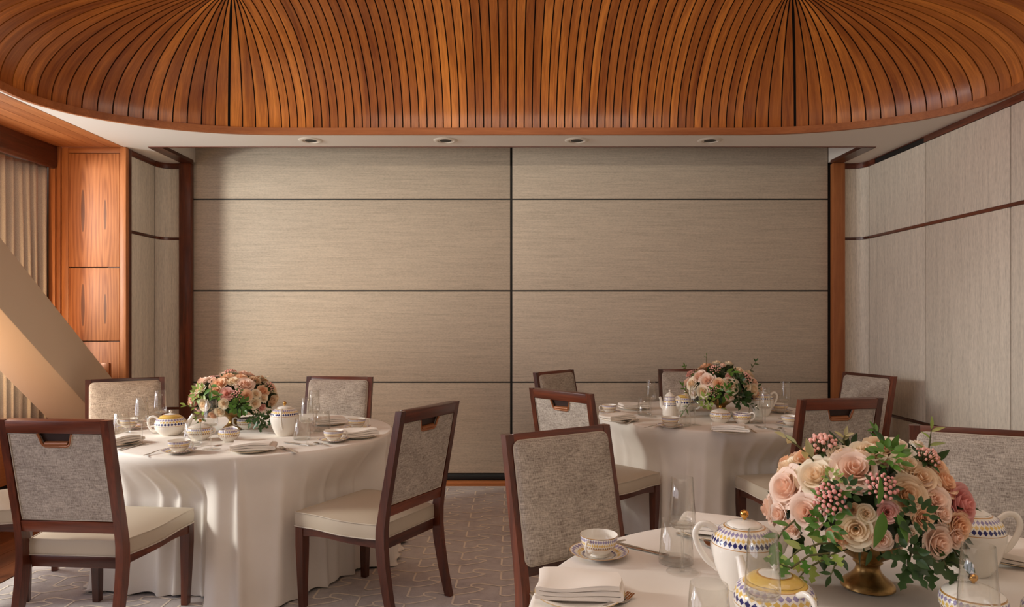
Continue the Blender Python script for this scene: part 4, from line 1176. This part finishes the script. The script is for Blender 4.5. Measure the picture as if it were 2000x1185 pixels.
for p, r, n, col, g in [
    ((-0.123, -0.028, 0.350), 0.037, 34, 'BUDPINK', 'DGREEN'),
    ((-0.161, -0.156, 0.253), 0.036, 34, 'BUDROSE', 'GREEN'),
    ((-0.064, -0.185, 0.286), 0.033, 30, 'BUDROSE', 'DGREEN'),
    ((0.078, -0.113, 0.337), 0.028, 26, 'BUDPINK', 'DGREEN'),
    ((-0.026, -0.136, 0.339), 0.032, 26, None, 'GREEN'),
    ((-0.175, -0.162, 0.195), 0.029, 22, None, 'GREEN'),
    ((-0.147, -0.134, 0.296), 0.017, 14, None, 'LGREEN'),
    ((-0.005, -0.214, 0.235), 0.028, 20, None, 'DGREEN'),
    ((-0.028, -0.215, 0.154), 0.032, 20, None, 'DGREEN'),
    ((-0.134, -0.165, 0.272), 0.025, 18, None, 'DGREEN')]:
    nrm = ell(p, rx, ry, rz)
    if col: bud_cluster(arr, p, nrm, r, n, globals()[col], rng, globals()[g])
    else: green_cluster(arr, p, nrm, r, n, globals()[g], rng)
for k in range(16):           # the far side, filled the same way
    a = .25+2.65*(k % 8)/7+.1*(k//8); zc = (-.05, .55)[k//8]; s_ = math.sqrt(1-zc*zc)
    p = EC+Vector((rx*s_*math.cos(a), ry*s_*math.sin(a), rz*zc)); add_rose(arr, p, ell(p, rx, ry, rz), rng.uniform(.032, .042), (CREAM, BLUSH, PEACH)[k % 3], k % 3, rng.uniform(0, 6))
for p, d, up, size, kind, col in [
    ((-0.085, -0.230, 0.245), (-0.25, -.15, -1.00), (0.30, -.9, .4), 0.078, 'oval', 'GREEN'),
    ((-0.055, -0.230, 0.240), (0.35, -.15, -0.90), (0.30, -.9, .4), 0.062, 'oval', 'GREEN'),
    ((-0.089, -0.220, 0.258), (0.10, -.15, 0.90), (0.30, -.9, .4), 0.060, 'slim', 'GREEN'),
    ((-0.063, -0.230, 0.234), (0.60, -.15, -0.50), (0.30, -.9, .4), 0.050, 'oval', 'DGREEN'),
    ((0.008, -0.080, 0.345), (0.50, -.15, 0.85), (0.30, -.9, .4), 0.045, 'oval', 'GREEN'),
    ((-0.001, -0.080, 0.360), (-0.60, -.15, 0.80), (0.30, -.9, .4), 0.045, 'oval', 'DGREEN'),
    ((0.110, -0.080, 0.322), (0.70, -.15, 0.50), (0.30, -.9, .4), 0.045, 'oval', 'DGREEN'),
    ((-0.085, -0.180, 0.148), (-0.30, -.15, -0.90), (0.30, -.9, .4), 0.035, 'oval', 'DGREEN'),
    ((-0.146, -0.180, 0.154), (-1.00, -.15, 0.05), (0.30, -.9, .4), 0.050, 'oval', 'DGREEN')]:
    add_leaf(arr, p, d, up, size, kind, globals()[col])
for pts, n, size, kind, col in [
    ([(-0.135, -0.040, 0.295), (-0.162, -0.060, 0.324), (-0.200, -0.080, 0.355), (-0.237, -0.100, 0.378)], 5, 0.042, 'oval', 'PALE'),
    ([(-0.138, -0.150, 0.155), (-0.205, -0.200, 0.169), (-0.249, -0.200, 0.155), (-0.276, -0.200, 0.130)], 6, 0.040, 'oval', 'LGREEN'),
    ([(-0.152, -0.180, 0.148), (-0.200, -0.200, 0.133), (-0.232, -0.200, 0.116), (-0.249, -0.200, 0.095)], 5, 0.038, 'lobed', 'LGREEN'),
    ([(-0.141, -0.180, 0.137), (-0.172, -0.200, 0.122), (-0.181, -0.200, 0.100)], 4, 0.030, 'oval', 'DGREEN'),
    ([(-0.200, -0.080, 0.192), (-0.243, -0.100, 0.168), (-0.260, -0.100, 0.139)], 5, 0.036, 'oval', 'GREEN'),
    ([(0.020, -0.150, 0.150), (-0.010, -0.200, 0.144), (-0.023, -0.210, 0.120)], 3, 0.055, 'lobed', 'DGREEN'),
    ([(0.043, -0.150, 0.150), (0.025, -0.200, 0.144), (0.024, -0.210, 0.120)], 4, 0.050, 'lobed', 'DGREEN'),
    ([(0.083, -0.140, 0.135), (0.072, -0.180, 0.126), (0.086, -0.180, 0.104)], 4, 0.048, 'lobed', 'DGREEN'),
    ([(0.142, -0.100, 0.128), (0.141, -0.120, 0.117), (0.158, -0.120, 0.102)], 4, 0.040, 'lobed', 'DGREEN'),
    ([(0.121, -0.040, 0.326), (0.126, -0.040, 0.356), (0.130, -0.040, 0.389)], 4, 0.034, 'slim', 'LGREEN'),
    ([(0.032, 0.020, 0.349), (0.032, 0.020, 0.370), (0.027, 0.020, 0.379)], 3, 0.026, 'oval', 'GREEN'),
    ([(-0.065, -0.020, 0.346), (-0.068, -0.020, 0.361), (-0.065, -0.020, 0.371)], 4, 0.026, 'oval', 'PALE'),
    ([(0.167, 0.000, 0.281), (0.198, 0.000, 0.256), (0.219, 0.000, 0.229)], 3, 0.030, 'slim', 'DGREEN'),
    ([(-0.183, -0.200, 0.149), (-0.244, -0.240, 0.157), (-0.281, -0.240, 0.131), (-0.308, -0.240, 0.141)], 6, 0.036, 'lobed', 'GREEN')]:
    add_sprig(arr, pts, n, size, kind, globals()[col], rng)

# the two farther bouquets: a dome of roses all round
def dome(loc, label, seed, pals, rx, ry, rz, specials, clusters, sprigs):
    arr, rng = arrangement(loc, label, seed, rx, ry, rz)
    taken = []
    for p, r, col, var in specials:
        add_rose(arr, p, ell(p, rx, ry, rz)+Vector((0, -.1, 0)), r, globals()[col], var, rng.uniform(0, 6)); taken.append((Vector(p), r))
    for p, r, n, col, g in clusters:
        nrm = ell(p, rx, ry, rz); taken.append((Vector(p), r*.8))
        if col: bud_cluster(arr, p, nrm, r, n, globals()[col], rng, globals()[g])
        else: green_cluster(arr, p, nrm, r, n, globals()[g], rng)
    n = 52
    for k in range(n):
        zc = .98-1.28*(k+.5)/n; a = k*2.39996; s_ = math.sqrt(max(0, 1-zc*zc)); p = EC+Vector((rx*s_*math.cos(a), ry*s_*math.sin(a), rz*zc))
        r = rng.choice((.030, .036, .042))
        if any((p-q).length < (r+s)*.80 for q, s in taken): continue
        taken.append((p, r)); add_rose(arr, p, ell(p, rx, ry, rz)+Vector((rng.uniform(-.2, .2), rng.uniform(-.2, .2), rng.uniform(-.1, .2))), r, globals()[rng.choice(pals)], rng.choice((0, 0, 1, 2)), rng.uniform(0, 6))
    for k in range(12):
        a = k*PI/6+rng.uniform(-.15, .15)
        if -2.3 < (a-2*PI if a > PI else a) < -.9: continue
        p = EC+Vector((.10*math.cos(a), .10*math.sin(a), -.055)); d = Vector((math.cos(a), math.sin(a), rng.uniform(-.7, -.2)))
        add_leaf(arr, p, d, (0, 0, 1), rng.uniform(.06, .09), rng.choice(('oval', 'lobed')), rng.choice((GREEN, DGREEN, LGREEN)))
    for pts, n_, size, kind, col in sprigs: add_sprig(arr, pts, n_, size, kind, globals()[col], rng)
dome((-1.637, 4.130), 'round bouquet of peach and blush roses in a brass bowl on the left table', 31, ('BLUSH', 'CREAM', 'PEACH', 'BLUSH', 'TAN', 'PINK', 'CREAM'), .245, .21, .15,
     [
    ((-0.173, -0.038, 0.289), 0.051, 'BLUSH', 0),
    ((-0.028, -0.155, 0.285), 0.043, 'PEACH', 0),
    ((0.048, -0.128, 0.300), 0.032, 'CREAM', 1),
    ((0.114, -0.126, 0.282), 0.047, 'BLUSH', 0),
    ((0.038, -0.197, 0.232), 0.034, 'PINK', 0),
    ((-0.097, -0.190, 0.162), 0.034, 'CREAM', 1),
    ((0.025, -0.208, 0.173), 0.031, 'CREAM', 2),
    ((-0.005, -0.190, 0.122), 0.032, 'CREAM', 2),
    ((-0.055, -0.168, 0.101), 0.026, 'PEACH', 2),
    ((0.141, -0.166, 0.217), 0.029, 'PEACH', 0),
    ((0.182, -0.129, 0.224), 0.029, 'CREAM', 2),
    ((0.216, -0.099, 0.192), 0.026, 'CREAM', 2),
    ((0.180, -0.139, 0.164), 0.035, 'CREAM', 2),
    ((0.209, -0.081, 0.237), 0.035, 'PEACH', 1),
    ((0.241, -0.018, 0.162), 0.033, 'TAN', 1),
    ((0.203, -0.096, 0.135), 0.026, 'PINK', 2),
    ((0.146, -0.053, 0.299), 0.036, 'TAN', 1),
    ((0.073, -0.080, 0.316), 0.035, 'PEACH', 1),
    ((-0.028, -0.189, 0.248), 0.032, 'PEACH', 1)], [
    ((-0.007, -0.029, 0.336), 0.033, 22, 'BUDPINK', 'GREEN'),
    ((0.102, -0.208, 0.221), 0.034, 26, 'BUDPINK', 'GREEN'),
    ((0.227, -0.030, 0.253), 0.030, 20, 'BUDPINK', 'DGREEN'),
    ((-0.155, -0.175, 0.195), 0.026, 14, 'PEACH', 'LGREEN'),
    ((-0.117, -0.189, 0.231), 0.040, 20, None, 'LGREEN'),
    ((0.116, -0.206, 0.164), 0.040, 28, None, 'GREEN'),
    ((0.182, -0.037, 0.083), 0.042, 18, None, 'DGREEN')], [
    ([(-0.103, -0.150, 0.134), (-0.138, -0.170, 0.102), (-0.175, -0.170, 0.073)], 5, 0.045, 'oval', 'LGREEN'),
    ([(-0.169, -0.100, 0.142), (-0.198, -0.120, 0.144), (-0.227, -0.120, 0.156)], 3, 0.040, 'oval', 'LGREEN'),
    ([(-0.052, -0.200, 0.283), (-0.027, -0.240, 0.264), (-0.025, -0.250, 0.246)], 3, 0.060, 'oval', 'GREEN'),
    ([(-0.009, -0.200, 0.226), (0.010, -0.240, 0.216)], 2, 0.060, 'oval', 'GREEN'),
    ([(0.202, -0.150, 0.119), (0.215, -0.170, 0.084), (0.217, -0.170, 0.050)], 5, 0.050, 'lobed', 'DGREEN'),
    ([(0.173, -0.150, 0.119), (0.183, -0.170, 0.093), (0.166, -0.170, 0.064)], 4, 0.045, 'lobed', 'DGREEN'),
    ([(0.228, -0.100, 0.127), (0.252, -0.120, 0.095), (0.264, -0.120, 0.077)], 4, 0.045, 'lobed', 'DGREEN'),
    ([(0.132, 0.000, 0.280), (0.157, 0.000, 0.295), (0.193, 0.000, 0.307)], 2, 0.030, 'slim', 'TAN'),
    ([(-0.117, -0.150, 0.090), (-0.122, -0.160, 0.054)], 3, 0.040, 'oval', 'GREEN')])
dome((1.396, 4.695), 'bouquet of cream roses and trailing greenery in a brass bowl on the far table', 47, ('CREAM', 'CREAM', 'BLUSH', 'PEACH', 'WHITE'), .235, .20, .165,
     [
    ((-0.217, -0.060, 0.224), 0.041, 'CREAM', 1),
    ((-0.132, -0.142, 0.255), 0.046, 'BLUSH', 0),
    ((0.008, -0.194, 0.224), 0.049, 'CREAM', 0),
    ((-0.097, 0.034, 0.340), 0.041, 'PEACH', 0),
    ((-0.168, -0.079, 0.280), 0.044, 'BLUSH', 1),
    ((-0.021, 0.020, 0.361), 0.031, 'CREAM', 2),
    ((0.007, -0.166, 0.277), 0.030, 'PINK', 2),
    ((-0.067, -0.182, 0.236), 0.033, 'PEACH', 1),
    ((-0.162, -0.144, 0.176), 0.040, 'CREAM', 1),
    ((0.097, -0.093, 0.315), 0.034, 'CREAM', 1),
    ((0.056, 0.003, 0.356), 0.031, 'CREAM', 2),
    ((-0.002, -0.195, 0.148), 0.030, 'BLUSH', 1),
    ((-0.001, -0.048, 0.345), 0.027, 'BLUSH', 3),
    ((-0.203, 0.048, 0.284), 0.031, 'PINK', 2),
    ((0.146, -0.115, 0.273), 0.033, 'BLUSH', 1)], [
    ((-0.074, -0.127, 0.317), 0.037, 24, 'BUDPINK', 'DGREEN'),
    ((0.116, -0.155, 0.273), 0.036, 22, 'BUDPINK', 'DGREEN'),
    ((-0.185, -0.027, 0.293), 0.024, 12, 'BUDPINK', 'GREEN'),
    ((-0.106, -0.201, 0.182), 0.033, 20, 'BUDPINK', 'GREEN'),
    ((-0.141, -0.163, 0.121), 0.043, 18, None, 'LGREEN'),
    ((-0.042, -0.218, 0.183), 0.042, 18, None, 'GREEN'),
    ((0.067, -0.204, 0.149), 0.052, 24, None, 'DGREEN'),
    ((0.045, -0.201, 0.247), 0.039, 18, None, 'DGREEN')], [
    ([(0.161, 0.000, 0.263), (0.195, 0.000, 0.301), (0.222, 0.000, 0.342), (0.236, 0.000, 0.366)], 5, 0.028, 'oval', 'DGREEN'),
    ([(-0.233, 0.000, 0.315), (-0.240, 0.000, 0.332)], 3, 0.030, 'oval', 'GREEN'),
    ([(-0.241, -0.100, 0.154), (-0.264, -0.100, 0.181), (-0.284, -0.100, 0.215)], 4, 0.036, 'oval', 'GREEN'),
    ([(-0.037, -0.200, 0.303), (0.000, -0.240, 0.309)], 2, 0.070, 'oval', 'GREEN'),
    ([(0.161, -0.050, 0.166), (0.202, -0.050, 0.176), (0.229, -0.050, 0.200)], 5, 0.040, 'oval', 'DGREEN'),
    ([(0.111, -0.100, 0.104), (0.154, -0.120, 0.090), (0.188, -0.120, 0.073)], 5, 0.040, 'slim', 'DGREEN'),
    ([(-0.096, 0.000, 0.342), (-0.096, 0.000, 0.383), (-0.096, 0.000, 0.404)], 1, 0.020, 'slim', 'GREEN'),
    ([(-0.224, -0.100, 0.104), (-0.256, -0.120, 0.073), (-0.279, -0.120, 0.040)], 4, 0.040, 'slim', 'GREEN'),
    ([(-0.047, -0.180, 0.081), (-0.043, -0.190, 0.049)], 3, 0.040, 'oval', 'LGREEN')])
